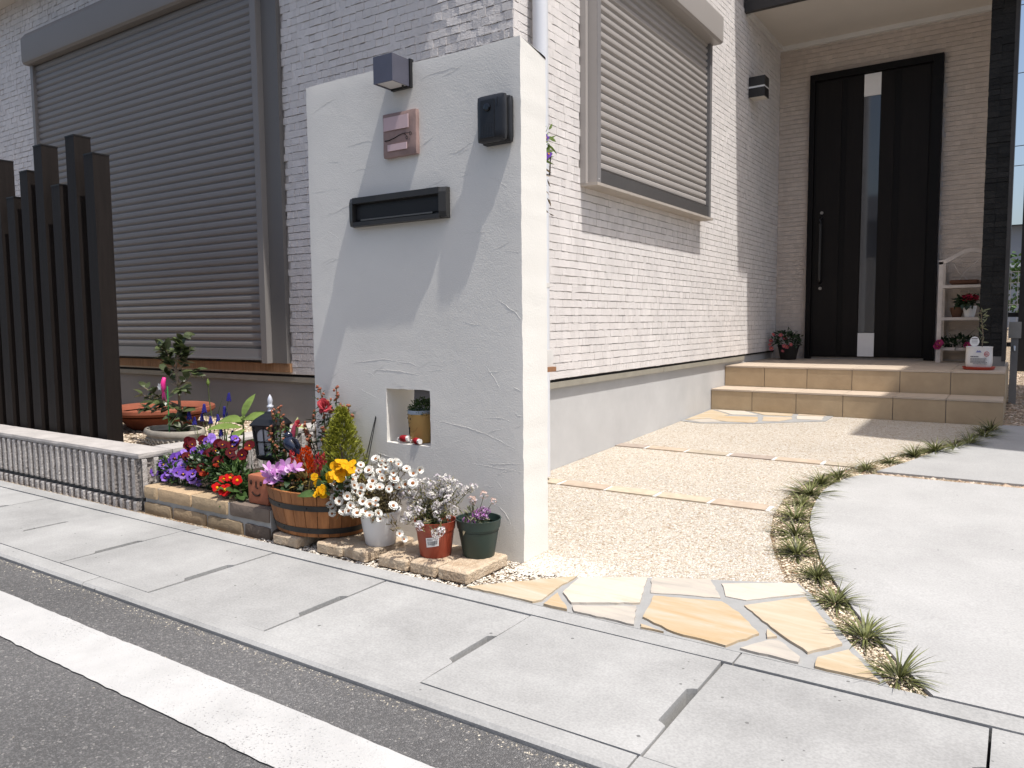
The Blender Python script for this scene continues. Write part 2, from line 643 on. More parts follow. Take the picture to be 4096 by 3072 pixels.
# gutter: channel base + front kerb lengths + lids + back kerb lengths
mb = MB()
mb.box(-12, 6, 1.1125, 1.668, -0.15, -0.105)
gut = struct('gutter', mb, M_conc)
joints_f = [-9.3, -7.5, -5.75, -4.0, -2.27, -0.526, 1.22, 3.0, 5]
for a, b in zip(joints_f[:-1], joints_f[1:]):
    mb = MB()
    prof = [(1.114, -0.104), (1.114, -0.008), (1.122, -0.001), (1.1695, 0.0), (1.1695, -0.104)]
    vs = [(x, y, z) for x in (a + 0.002, b - 0.002) for (y, z) in prof]
    k = len(prof)
    mb.add(vs, [tuple(range(k)), tuple(range(2 * k - 1, k - 1, -1))] + [(i, k + i, k + (i + 1) % k, (i + 1) % k) for i in range(k)])
    mb.build('kerb_length', M_conc, gut)
for a, b in zip([-9.0, -7.0, -5.0, -2.5, -0.5, 1.5, 3.5][:-1], [-7.0, -5.0, -2.5, -0.5, 1.5, 3.5]):
    mb = MB()
    mb.box(a + 0.002, b - 0.002, 1.607, 1.668, -0.104, 0.002)
    mb.build('kerb_length', M_conc, gut)
rng = random.Random(11)
for i in range(-16, 7):
    xa, xb = -0.522 + i * 0.5, -0.522 + (i + 1) * 0.5
    xa += 0.0025
    xb -= 0.0025
    y0, y1 = 1.1725, 1.6035
    ya, yb = 1.285, 1.455
    def ch(x, y):
        return (x + rng.uniform(-0.002, 0.002), y + rng.uniform(-0.0015, 0.0015))
    poly = [ch(xa, y0), ch((xa + xb) / 2, y0), ch(xb, y0), ch(xb, 1.23), (xb, ya), (xb - 0.008, ya + 0.006), (xb - 0.019, ya + 0.012),
            (xb - 0.019, yb - 0.012), (xb - 0.008, yb - 0.004), (xb, yb), ch(xb, 1.53), ch(xb, y1), ch((xa + xb) / 2, y1), ch(xa, y1), ch(xa, 1.4)]
    mb = MB()
    dz = rng.uniform(-0.002, 0.001)
    mb.prism(poly, -0.085, 0.0 + dz)
    mb.build('lid', M_conc, gut)

# planting strip + gravel base under everything behind the kerb
mb = MB()
ys = [1.669, 1.95, 3, 4, 5, 6, 7, 8.5, 12, 20]
vs = []
for y in ys:
    vs += [(-9, y, GZ(y) - 0.005), (9, y, GZ(y) - 0.005)]
mb.add(vs, [(2 * i, 2 * i + 1, 2 * i + 3, 2 * i + 2) for i in range(len(ys) - 1)])
struct('gravel_bed', mb, M_soil)

DR1 = [(-0.121, 1.673), (-0.186, 1.78), (-0.246, 1.90), (-0.335, 2.07), (-0.419, 2.26), (-0.49, 2.43), (-0.544, 2.60), (-0.60, 2.78),
       (-0.632, 2.95), (-0.652, 3.12), (-0.663, 3.30), (-0.652, 3.43), (-0.625, 3.56), (-0.58, 3.665), (-0.536, 3.70)]
def dz_drive(p):
    return 0.029 * max(0, p[1] - 1.95) + 0.004
mb = MB()
def strip_sheet(mb, left, right_x, z0):
    """sheet between a left boundary polyline and x = right_x, with thickness skirt"""
    n = len(left)
    vs = [(x, y, dz_drive((x, y))) for x, y in left] + [(right_x, y, dz_drive((right_x, y))) for x, y in left]
    lo = [(x, y, z - 0.09) for x, y, z in vs]
    fs = [(i, n + i, n + i + 1, i + 1) for i in range(n - 1)]
    m = 2 * n
    fs += [(m + i, i, i + 1, m + i + 1) for i in range(n - 1)]
    fs += [(0, m, m + n, n), (n - 1, 2 * n - 1, m + 2 * n - 1, m + n - 1)]
    mb.add(vs + lo, fs)
strip_sheet(mb, DR1, 7, 0)
struct('driveway', mb, M_conc2)
DR2 = [(-0.53, 3.775), (-0.435, 4.06), (-0.36, 4.33), (-0.279, 4.60), (-0.195, 4.93), (-0.112, 5.20), (-0.095, 5.42)]
mb = MB()
strip_sheet(mb, DR2, 7, 0)
o = struct('driveway_rear', mb, M_conc2)

# washed aggregate path
PR = [(-0.30, 1.99), (-0.40, 2.19), (-0.545, 2.215), (-0.62, 2.40), (-0.69, 2.6), (-0.745, 2.85), (-0.77, 3.1), (-0.765, 3.35),
      (-0.72, 3.6), (-0.645, 3.8), (-0.57, 4.02), (-0.48, 4.25), (-0.40, 4.45), (-0.30, 4.68), (-0.22, 4.9), (-0.17, 5.15), (-0.14, 5.384)]
mb = MB()
vs = []
for x, y in PR[2:]:
    vs += [(-1.866, y, GZ(y)), (x, y, GZ(y))]
fs = [(2 * i, 2 * i + 1, 2 * i + 3, 2 * i + 2) for i in range(len(PR) - 3)]
mb.add(vs, fs)
pv = [(-1.866, 2.102), (-1.272, 2.102), (-1.268, 1.90), (-1.06, 1.905), (-0.88, 2.0), (-0.72, 2.07), (-0.53, 2.15), (-0.545, 2.215), (-1.866, 2.215)]
mb.add([(x, y, GZ(y)) for x, y in pv], [tuple(range(9))])
path = struct('path', mb, M_path)

# crazy-paved flagstones set in grey mortar at the street end
M_grout = mat('paving_mortar', (0.30, 0.30, 0.295), 0.9, 0.08, 20, 0.4, 250)
mb = MB()
gp = [(-1.295, 1.672), (-1.06, 1.922), (-0.88, 2.022), (-0.72, 2.097), (-0.50, 2.19), (-0.445, 2.115), (-0.30, 1.845), (-0.198, 1.672)]
mb.prism(gp, -0.05, 0.001, lambda p: GZ(p[1]))
pav = struct('flagstone_paving', mb, M_grout)
FL = [mat_flag('flagstone_ochre', (0.40, 0.30, 0.185), (0.45, 0.365, 0.255), (0.49, 0.43, 0.345), 0.35),
      mat_flag('flagstone_cream', (0.47, 0.39, 0.29), (0.52, 0.47, 0.405), (0.45, 0.41, 0.36), -0.2),
      mat_flag('flagstone_gold', (0.42, 0.30, 0.17), (0.44, 0.345, 0.23), (0.46, 0.405, 0.325), 0.1),
      mat_flag('flagstone_grey', (0.34, 0.315, 0.28), (0.43, 0.39, 0.34), (0.49, 0.435, 0.36), 0.5),
      mat_flag('flagstone_buff', (0.43, 0.325, 0.215), (0.47, 0.385, 0.285), (0.50, 0.435, 0.34), 0.25)]
ST = [(0, [(-1.28, 1.675), (-1.06, 1.918), (-1.058, 1.813), (-1.046, 1.70), (-1.06, 1.675)]),
      (2, [(-1.036, 1.766), (-1.026, 1.675), (-0.955, 1.675)]),
      (1, [(-1.045, 1.908), (-0.879, 2.012), (-0.815, 1.818), (-0.968, 1.722), (-1.026, 1.778)]),
      (3, [(-0.957, 1.708), (-0.815, 1.795), (-0.768, 1.678), (-0.935, 1.676)]),
      (3, [(-0.865, 2.014), (-0.719, 2.088), (-0.648, 1.966), (-0.772, 1.925), (-0.822, 1.905)]),
      (1, [(-0.68, 2.07), (-0.503, 2.178), (-0.46, 2.112), (-0.585, 1.984), (-0.64, 1.985)]),
      (2, [(-0.806, 1.888), (-0.77, 1.735), (-0.665, 1.687), (-0.54, 1.678), (-0.495, 1.788), (-0.576, 1.893), (-0.637, 1.943)]),
      (4, [(-0.578, 1.945), (-0.456, 2.085), (-0.318, 1.83), (-0.374, 1.74), (-0.452, 1.811)]),
      (4, [(-0.486, 1.826), (-0.455, 1.793), (-0.473, 1.776)]),
      (3, [(-0.508, 1.682), (-0.468, 1.757), (-0.446, 1.773), (-0.383, 1.708), (-0.38, 1.678)]),
      (0, [(-0.35, 1.727), (-0.30, 1.805), (-0.218, 1.677), (-0.345, 1.677)]),
      (2, [(-0.757, 1.692), (-0.69, 1.677), (-0.748, 1.674)])]
rng = random.Random(3)
def flag_piece(poly, m, zf, h, parent):
    pts = []
    k = len(poly)
    for i in range(k):
        a, b = V((*poly[i], 0)), V((*poly[(i + 1) % k], 0))
        nn = max(2, int((b - a).length / 0.02))
        for q in range(nn):
            p = a.lerp(b, q / nn)
            if q:
                p += V((rng.uniform(-1, 1), rng.uniform(-1, 1), 0)) * 0.0025
            pts.append((p.x, p.y))
    mb = MB()
    mb.prism(pts, -0.03, h, zf)
    return mb.build('flagstone', m, parent)
for mi, poly in ST:
    flag_piece(poly, FL[mi], lambda p: GZ(p[1]), 0.006 + rng.uniform(0, 0.003), pav)
# flagstones before the steps
BS = [(0, [(-1.85, 5.36), (-1.66, 5.165), (-1.717, 4.975), (-1.85, 4.84)]), (1, [(-1.835, 5.375), (-1.62, 5.38), (-1.475, 5.225), (-1.645, 5.185)]),
      (2, [(-1.68, 5.10), (-1.46, 5.15), (-1.41, 4.985), (-1.415, 4.90), (-1.583, 4.87), (-1.72, 4.945)]),
      (4, [(-1.43, 5.18), (-1.262, 5.225), (-1.236, 5.15), (-1.288, 5.02), (-1.385, 4.99)]),
      (0, [(-1.58, 5.38), (-1.285, 5.38), (-1.268, 5.27), (-1.445, 5.25)]), (1, [(-1.245, 5.30), (-1.08, 5.34), (-1.06, 5.18), (-1.205, 5.155)]),
      (4, [(-1.25, 5.38), (-1.07, 5.38), (-1.08, 5.36), (-1.24, 5.325)]), (3, [(-1.83, 4.83), (-1.72, 4.95), (-1.60, 4.86), (-1.72, 4.78)])]
mb = MB()
mb.prism([(-1.865, 5.384), (-1.03, 5.384), (-1.03, 5.16), (-1.28, 4.98), (-1.42, 4.88), (-1.72, 4.76), (-1.865, 4.80)], -0.04, 0.0035, lambda p: GZ(p[1]))
pav2 = struct('flagstone_paving', mb, M_grout)
for mi, poly in BS:
    flag_piece(poly, FL[mi], lambda p: GZ(p[1]), 0.006, pav2)
# two brick courses across the path
BC = [(0.46, 0.39, 0.295), (0.40, 0.345, 0.27), (0.42, 0.34, 0.265), (0.35, 0.29, 0.245), (0.48, 0.41, 0.31), (0.44, 0.355, 0.27)]
M_mortw = mat('white_mortar', (0.58, 0.57, 0.55), 0.9, 0.06, 30)
for y0, y1, xs0, cnt, off in ((2.885, 2.965, -1.905, 6, 0), (3.815, 3.895, -1.905, 6, 3)):
    mb = MB()
    xe = -0.77 if off == 0 else -0.625
    mb.prism([(-1.866, y0 + 0.004), (xe, y0 + 0.004), (xe, y1 - 0.004), (-1.866, y1 - 0.004)], -0.03, 0.003, lambda p: GZ(p[1]))
    bc = struct('brick_course', mb, M_mortw)
    for i in range(cnt):
        xa = xs0 + i * 0.2275
        xb = min(xa + 0.208, xe - 0.003)
        xa = max(xa, -1.862)
        if xb - xa < 0.02:
            continue
        c = BC[(i * 2 + off) % 6]
        mb = MB()
        j = lambda: rng.uniform(-0.003, 0.003)
        mb.prism([(xa + j(), y0 + j()), (xb + j(), y0 + j()), (xb + j(), y1 + j()), (xa + j(), y1 + j())], -0.03, 0.006, lambda p: GZ(p[1]))
        mb.build('brick', mat('path_brick_%d' % ((i * 2 + off) % 6), c, 0.85, 0.14, 25, 0.5, 120), bc)

def pebbles(name, m, spots, rng, rmin, rmax, flat=0.6):
    mb = MB()
    for x, y, z in spots:
        r = rng.uniform(rmin, rmax)
        a = rng.uniform(0, pi)
        ex, ey, ez = r * rng.uniform(0.8, 1.4), r * rng.uniform(0.6, 1.0), r * rng.uniform(flat * 0.6, flat)
        vs = []
        for (px, py, pz) in ((1, 0, 0), (0.25, 0.95, 0.1), (-0.9, 0.3, -0.1), (-0.3, -0.9, 0.1), (0.2, 0.1, 1), (-0.1, 0, -0.9)):
            px += rng.uniform(-0.25, 0.25)
            py += rng.uniform(-0.25, 0.25)
            X, Y = px * ex, py * ey
            vs.append((x + X * cos(a) - Y * sin(a), y + X * sin(a) + Y * cos(a), z + pz * ez + ez * 0.3))
        mb.add(vs, [(0, 1, 4), (1, 2, 4), (2, 3, 4), (3, 0, 4), (1, 0, 5), (2, 1, 5), (3, 2, 5), (0, 3, 5)])
    o = mb.build(name, m, None)
    return o

rng = random.Random(21)
sp = []
while len(sp) < 5200:
    x, y = rng.uniform(-2.2, -1.06), rng.uniform(1.672, 1.953)
    if y < 1.672 + (x + 1.27) * 1.08 and x > -1.3:
        continue
    sp.append((x, y, -0.006 + rng.uniform(0, 0.006)))
for _ in range(1500):
    x, y = rng.uniform(-1.26, -1.0), rng.uniform(1.86, 2.06)
    if y > 1.925 + (x + 1.06) * 0.5:
        sp.append((x, y, GZ(y) + 0.0))
tag(pebbles('white_gravel', M_pebw, sp, rng, 0.003, 0.0065), 'fine off-white gravel around the loose bricks by the gate wall', 'gravel', kind='stuff')
sp = []
for _ in range(520):
    x = rng.uniform(-0.53, 1.2)
    y = rng.uniform(3.71, 3.77)
    sp.append((x, y, GZ(y) - 0.014 + rng.uniform(0, 0.004)))
for _ in range(2600):
    x, y = rng.uniform(-0.075, 0.9), rng.uniform(5.43, 9)
    sp.append((x, y, GZ(y) - 0.006))
tag(pebbles('brown_gravel', M_pebb, sp, rng, 0.010, 0.021), 'brown and cream pebbles in the driveway joint and beside the steps', 'gravel', kind='stuff')
sp = []
for _ in range(6500):
    t = rng.random() * (len(DR1) + len(DR2) - 2)
    lst = DR1 if t < len(DR1) - 1 else DR2
    t = t if lst is DR1 else t - (len(DR1) - 1)
    i = min(int(t), len(lst) - 2)
    a, b = lst[i], lst[i + 1]
    u = t - i
    x = a[0] + (b[0] - a[0]) * u - rng.uniform(0.004, 0.13)
    y = a[1] + (b[1] - a[1]) * u
    sp.append((x, y, GZ(y) - 0.007 + rng.uniform(0, 0.005)))
tag(pebbles('planting_gravel', mat('planting_gravel', (0.60, 0.505, 0.38), 0.85, 0.25, 30, island=0.4), sp, rng, 0.003, 0.006),
    'tan grit in the narrow planting strip beside the driveway', 'gravel', kind='stuff')

sp = []
r5 = random.Random(55)
while len(sp) < 15000:
    x, y = r5.uniform(-1.85, -0.55), 2.0 + 1.9 * r5.random() ** 1.3
    lim = -0.56
    for (xa, ya), (xb, yb) in zip(PR[2:-1], PR[3:]):
        if ya <= y <= yb:
            lim = xa + (xb - xa) * (y - ya) / (yb - ya)
    if x > lim - 0.01 or (y < 2.11 and x < -1.26) or y < 1.95 + (x + 1.06) * 0.5 or 2.88 < y < 2.97 or 3.81 < y < 3.9:
        continue
    sp.append((x, y, GZ(y) - 0.0006))
tag(pebbles('path_pebbles', mat('path_pebbles', (0.51, 0.46, 0.39), 0.85, 0.15, 60, island=0.4), sp, r5, 0.0022, 0.0048, 0.5),
    'cream washed pebbles standing proud of the path surface', 'gravel', kind='stuff')
sp = []
for _ in range(1500):
    y = 1.108 - abs(r5.gauss(0, 0.018))
    sp.append((r5.uniform(-4.6, 0.6), y, -0.0145))
for _ in range(260):
    sp.append((r5.uniform(-4.6, 0.6), r5.uniform(0.5, 1.6), 0.0 if r5.random() < 0 else -0.0145))
sp = [q for q in sp if q[1] < 1.108]
tag(pebbles('road_grit', mat('road_grit', (0.40, 0.36, 0.29), 0.9, 0.2, 60, island=0.4), sp, r5, 0.0012, 0.003),
    'loose pale grit lying along the road edge against the gutter', 'grit', kind='stuff')

# =================================================================== HOUSE
HX = -1.84          # outer face of the side siding
HY = 2.79           # outer face of the front siding
SOF = 3.09          # soffit height
house = thing('house', 'two storey house clad in off-white split tile siding with closed roller shutters', 'house', (HX, HY, 0))
mb = MB()
mb.box(-9, HX - 0.0275, HY + 0.022, 7.3, -0.05, 0.47)
mb.build('foundation', M_found, house)
mb = MB()
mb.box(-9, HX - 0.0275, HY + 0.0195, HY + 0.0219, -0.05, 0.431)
mb.build('foundation_shade_skin', M_found_shade, house)  # thin added skin carrying the painted shade of the front foundation
mb = MB()
mb.box(-9, HX - 0.008, HY + 0.008, 7.3, 0.474, SOF + 2.6)
wall = mb.build('wall', M_mort, house)
mb = MB()
mb.box(HX - 0.0275, -0.122, 7.006, 7.299, 0.36, SOF + 2.6)
wallp = mb.build('porch_wall', M_mort, house)
# drip flashing along the foot of the siding
M_flash = mat('flashing', (0.28, 0.26, 0.215), 0.55, 0.1, 12, spec=0.4)
mb = MB()
for a, b in ((2.79, 4.45), (4.453, 6.1)):
    mb.box(HX - 0.0275, HX - 0.003, a, b, 0.432, 0.4605)
mb.build('flashing', M_flash, house)
mb = MB()
mb.box(-9, HX - 0.003, HY + 0.003, HY + 0.022, 0.432, 0.4605)
mb.build('flashing', M_flash, house)
mb = MB()
mb.box(-9, HX - 0.012, HY + 0.012, HY + 0.4, 0.4605, 0.474)
mb.box(HX - 0.3, HX - 0.0122, HY + 0.4, 7.0, 0.4605, 0.474)
mb.build('shadow_gap_strip', mat('shadow_gap_black', (0.01, 0.01, 0.01), 0.8), house)  # black fill paints the shadow in the gap below the siding

# split-face tiles of the siding
TILES = []
def siding(axis, fixed, sgn, u0, u1, z0, z1, holes, rng, owner, rel=1.0):
    k = 0
    z = z0
    nrm = V((sgn, 0, 0)) if axis == 'y' else V((0, sgn, 0))
    while z < z1 - 0.01:
        zt = min(z + 0.0379, z1)
        u = u0 + rng.choice((0, -0.012, -0.02, -0.03))
        while u < u1:
            w = rng.choice((0.024, 0.028, 0.033, 0.036, 0.038, 0.040, 0.042, 0.046, 0.056))
            a, b = max(u, u0), min(u + w, u1)
            u += w
            if b - a < 0.008:
                continue
            mid = (a + b) / 2
            if any(h[0] - 0.001 < mid < h[1] + 0.001 and h[2] < (z + zt) / 2 < h[3] for h in holes):
                continue
            tall = rng.random() < 0.2
            lift = (rng.choice((0.0, 0.0, 0.0012, 0.0022, 0.0034)) - 0.002) * rel
            tx, tz = rng.uniform(-0.0014, 0.0014) * rel, rng.uniform(-0.0014, 0.0014) * rel
            g = 0.0005 if rel > 0.7 else 0.0
            za, zb = z + (0.0006 if tall else 0.0019), zt - (0.0006 if tall else 0.0019)
            cs = []
            for uu, zz, sx, sz in ((a + g, za, -1, -1), (b - g, za, 1, -1), (b - g, zb, 1, 1), (a + g, zb, -1, 1)):
                d = lift + tx * sx + tz * sz
                jit = rng.uniform(-0.0015, 0.0015)
                cs.append((uu, zz + jit, d))
            bk = -0.008
            P = []
            for lev in (0, 1):
                for uu, zz, d in cs:
                    q = fixed + sgn * (d if lev else bk)
                    P.append(V((uu, q, zz)) if axis == 'x' else V((q, uu, zz)))
            c = sum(P[4:], V()) / 4
            TILES.append((P, c, owner, nrm))
        z += 0.0379
FR = [(4, 5, 6, 7), (0, 1, 5, 4), (1, 2, 6, 5), (2, 3, 7, 6), (3, 0, 4, 7)]
rng = random.Random(8)
SHX0, SHX1 = -5.87, -3.31
siding('x', HY, -1, -7.2, HX, 0.475, SOF, [(SHX0, SHX1, 0.4, 2.66)], rng, wall, 0.8)
siding('y', HX, 1, HY, 7.0, 0.475, SOF, [(3.375, 5.06, 1.42, 2.70)], rng, wall, 0.4)
siding('x', 7.0, -1, HX, -0.122, 0.42, SOF, [(-1.58, -0.585, 0.3, 2.80)], rng, wallp, 0.4)
cand = []
for i, (P, c, ow, nrm) in enumerate(TILES):
    x, y, z = proj(c)
    vis = 0 < x < 1 and 0 < y < 1
    if vis and 0.30 < x < 0.535 and y > 0.11 - (x - 0.30) * 0.27:
        vis = False
    face = (CAMP - c).normalized().dot(nrm)
    cand.append((face / (c - CAMP).length ** 2 if vis else 0, i))
cand.sort(reverse=True)
own = {i for s, i in cand[:295]}
rest = {}
for i, (P, c, ow, nrm) in enumerate(TILES):
    up = nrm.y != 0
    F = FR if (nrm.x > 0) or (nrm.y < 0) else [f[::-1] for f in FR]
    if i in own:
        mb = MB()
        mb.add(P, F)
        mb.build('tile', M_tile, ow, at=c)
    else:
        rest.setdefault(ow.name, (ow, MB()))[1].add(P, F)
for ow, mb in rest.values():
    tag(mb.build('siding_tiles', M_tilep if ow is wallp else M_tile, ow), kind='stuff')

# overhang above the front, soffits, upper storey and eaves (mostly out of frame; they shade the fronts)
M_soff = mat('soffit_board', (0.56, 0.515, 0.46), 0.8, 0.03, 3)
M_trim = mat('soffit_trim', (0.62, 0.60, 0.57), 0.6, 0.03, 3)
mb = MB()
mb.box(-9, HX - 0.03, HY - 0.2245, HY + 0.002, SOF, SOF + 2.6)
mb.build('balcony', M_soff, house)
mb = MB()
mb.box(HX - 0.02, 1.45, 6.0, 7.0, SOF, SOF + 0.12)
mb.build('porch_soffit', M_soff, house)
mb = MB()
mb.box(HX + 0.001, -0.122, 6.96, 6.9985, SOF - 0.035, SOF)
mb.box(HX + 0.0015, HX + 0.03, 6.02, 6.96, SOF - 0.035, SOF)
mb.build('soffit_trim', M_trim, house)
mb = MB()
mb.box(HX + 0.0015, 1.45, 5.955, 5.999, SOF - 0.03, SOF + 0.16)
mb.build('fascia', mat('fascia', (0.035, 0.033, 0.033), 0.45, 0.1, 10), house)
mb = MB()
mb.box(HX - 0.02, 1.449, 6.03, 7.3, SOF + 0.13, SOF + 2.6)
mb.build('upper_storey', M_mort, house)
mb = MB()
mb.box(-9.2, 0.09, 5.50, 7.6, 5.69, 5.85)
mb.build('eave', M_trim, house)
mb = MB()
mb.box(1.52, 4.8, 4.25, 7.4, SOF, 5.64)
mb.build('overhanging_room', M_soff, house)
mb = MB()
mb.add([(-9.3, 2.43, 5.86), (-1.78, 2.43, 5.86), (-1.78, 11, 5.86), (-9.3, 11, 5.86), (-6.5, 6.4, 7.2), (-4.4, 6.4, 7.2)],
       [(0, 1, 5, 4), (1, 2, 5), (2, 3, 4, 5), (3, 0, 4), (3, 2, 1, 0)])
mb.box(-9, -0.123, 7.3, 8.2, 0, 5.855)
mb.build('roof', mat('roof_slate', (0.06, 0.06, 0.065), 0.8, 0.15, 8), house)

# ---- front roller shutter (closed)
def slat_mesh(name, length, axis, m, pitch=0.0425, h=0.0415, bulge=0.0125):
    mb = MB()
    prof = [(0.0, 0.0), (0.002, 0.0005), (0.0035, 0.0045), (bulge, 0.0105), (bulge + 0.001, 0.018), (bulge, 0.031), (bulge - 0.003, 0.034), (0.003, 0.0402), (0.0, 0.0412)]
    k = len(prof)
    vs = []
    for u in (0, length):
        for d, z in prof:
            vs.append((u, -d, z) if axis == 'x' else (d, u, z))
    fs = [(i, i + 1, k + i + 1, k + i) for i in range(k - 1)]
    if axis == 'x':
        fs = [f[::-1] for f in fs]
    mb.add(vs, fs)
    me = mb.data(name, [m])
    return me
mb = MB()
mb.box(-5.835, -3.478, HY - 0.033, HY - 0.026, 0.55, 2.60)
rs = mb.build('roller_shutter', M_alu_d, house)
for nm, a, b, d in (('guide_rail', -3.478, -3.432, 0.062), ('guide_rail', -5.872, -5.8352, 0.062), ('side_trim', -3.4318, -3.312, 0.026)):
    mb = MB()
    mb.box(a, b, HY - d, HY - 0.001, 0.535, 2.60)
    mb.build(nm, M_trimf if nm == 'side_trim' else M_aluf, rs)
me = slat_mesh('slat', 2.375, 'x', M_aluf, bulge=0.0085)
z = 0.617
while z < 2.56:
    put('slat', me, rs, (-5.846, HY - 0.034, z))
    z += 0.0425
mb = MB()
mb.box(-5.832, -3.484, HY - 0.055, HY - 0.0335, 0.556, 0.6125)
mb.box(-5.832, -3.484, HY - 0.060, HY - 0.0552, 0.552, 0.563)
mb.build('bottom_bar', mat('shutter_bar', (0.22, 0.215, 0.215), 0.4, 0.03, 3, spec=0.5), rs)
mb = MB()
prof = [(0.0, 2.572), (0.085, 2.572), (0.10, 2.582), (0.105, 2.598), (0.105, 2.745), (0.075, 2.785), (0.0, 2.79)]
k = len(prof)
vs = [(x, HY - 0.0005 - d, zz) for x in (-5.888, -3.28) for d, zz in prof]
mb.add(vs, [tuple(range(k)), tuple(range(2 * k - 1, k - 1, -1))] + [(i, k + i, k + (i + 1) % k, (i + 1) % k) for i in range(k)])
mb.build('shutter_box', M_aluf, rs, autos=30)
M_wood_sill = mat('sill_board', (0.30, 0.17, 0.09), 0.7, 0.3, 6, 0.4, 60, stretch=(14, 1, 1))
mb = MB()
mb.box(-5.9, -3.30, HY - 0.018, HY + 0.001, 0.486, 0.5345)
mb.build('sill', M_wood_sill, house)

# ---- side window with its roller shutter
mb = MB()
mb.box(HX - 0.003, HX + 0.046, 3.4405, 4.9995, 1.43, 2.56)
rs2 = mb.build('window_shutter', M_alu_d, house)
for nm, a, b, d, m in (('guide_rail', 3.40, 3.44, 0.078, M_alu), ('guide_rail', 5.00, 5.04, 0.078, M_alu_d), ('side_trim', 3.375, 3.3995, 0.03, M_alu)):
    mb = MB()
    mb.box(HX - 0.004, HX + d, a, b, 1.425, 2.56)
    mb.build(nm, m, rs2)
me2 = slat_mesh('slat', 1.556, 'y', M_alu)
z = 1.50
while z < 2.55:
    put('slat', me2, rs2, (HX + 0.0465, 3.442, z))
    z += 0.0425
mb = MB()
mb.box(HX + 0.047, HX + 0.072, 3.443, 4.997, 1.4345, 1.494)
mb.build('bottom_bar', mat('dark_bar', (0.075, 0.07, 0.068), 0.4, 0.05, 4, spec=0.4), rs2)
mb = MB()
mb.box(HX + 0.0782, HX + 0.0802, 3.4005, 3.4395, 1.426, 2.545)
mb.build('rail_face', mat('rail_grey', (0.20, 0.19, 0.19), 0.45, 0.05, 4), rs2)
mb = MB()
mb.box(HX - 0.003, HX + 0.094, 3.376, 5.045, 1.4105, 1.4245)
mb.build('sill', mat('window_sill', (0.38, 0.34, 0.30), 0.6, 0.1, 8), rs2)
mb = MB()
prof = [(0.0, 2.545), (0.125, 2.545), (0.14, 2.556), (0.142, 2.575), (0.142, 2.71), (0.11, 2.745), (0.0, 2.755)]
k = len(prof)
vs = [(HX + 0.0005 + d, y, zz) for y in (3.355, 5.06) for d, zz in prof]
mb.add(vs, [tuple(range(k - 1, -1, -1)), tuple(range(k, 2 * k))] + [(i, (i + 1) % k, k + (i + 1) % k, k + i) for i in range(k)])
mb.build('shutter_box', M_alu, rs2, autos=30)
mb = MB()
mb.blob((HX + 0.079, 3.42, 1.445), 0.004, n=8)
mb.build('screw', mat('steel', (0.5, 0.5, 0.5), 0.3, 0.05, 3, metal=1.0), rs2, smooth=True)

# ---- downpipe near the corner
mb = MB()
mb.tube([(HX + 0.05, 2.925, 0.05), (HX + 0.05, 2.925, 5.6)], 0.034, 20)
dp = mb.build('downpipe', mat('downpipe_plastic', (0.62, 0.63, 0.66), 0.35, 0.02, 2, spec=0.5), house, autos=40)
for zz in (0.9, 2.4, 3.9):
    mb = MB()
    mb.tube([(HX + 0.05, 2.925, zz), (HX + 0.05, 2.925, zz + 0.02)], 0.036, 20)
    mb.box(HX, HX + 0.03, 2.92, 2.93, zz, zz + 0.02)
    mb.build('bracket', M_trim, dp)

# ---- dark stone pillar right of the porch
M_slate = mat('pillar_stone', (0.013, 0.0125, 0.012), 0.5, 0.25, 14, 0.9, 70, spec=0.2, objr=0.35, bd=0.006)
PX0, PX1, PY = -0.262, -0.118, 6.38
mb = MB()
mb.box(PX0 + 0.006, PX1 - 0.002, PY + 0.006, 6.61, 0.47, SOF - 0.001)
pil = mb.build('porch_pillar', M_blk, house)
rng = random.Random(4)
z = 0.475
while z < SOF - 0.02:
    h = rng.choice((0.03, 0.038, 0.045, 0.052))
    zt = min(z + h, SOF - 0.002)
    xm = (PX0 + PX1) / 2 + rng.choice((-0.004, 0.0))
    for a, b in ((PX0, xm), (xm, PX1)):
        mb = MB()
        d = rng.uniform(0, 0.010)
        mb.box(a + 0.0005, b - 0.0008, PY - d, PY + 0.02, z + 0.001, zt - 0.001, 0.0012, rng)
        mb.build('stone', M_slate, pil)
    mb = MB()
    d = rng.uniform(0, 0.002)
    mb.box(PX0 - d, PX0 + 0.02, PY + 0.022, 6.615, z + 0.001, zt - 0.001, 0.0012, rng)
    mb.build('stone', M_slate, pil)
    z = zt
mb = MB()
mb.box(PX1 - 0.002, PX1 + 0.022, PY - 0.012, 6.615, 0.44, SOF - 0.002)
mb.build('corner_trim', mat('corner_trim', (0.05, 0.047, 0.046), 0.5, 0.1, 8), pil)
mb = MB()
mb.box(PX0 + 0.002, PX1 + 0.02, PY - 0.006, 6.61, 0.404, 0.4735)
mb.build('base_trim', mat('base_trim', (0.20, 0.19, 0.18), 0.6, 0.1, 8), pil)

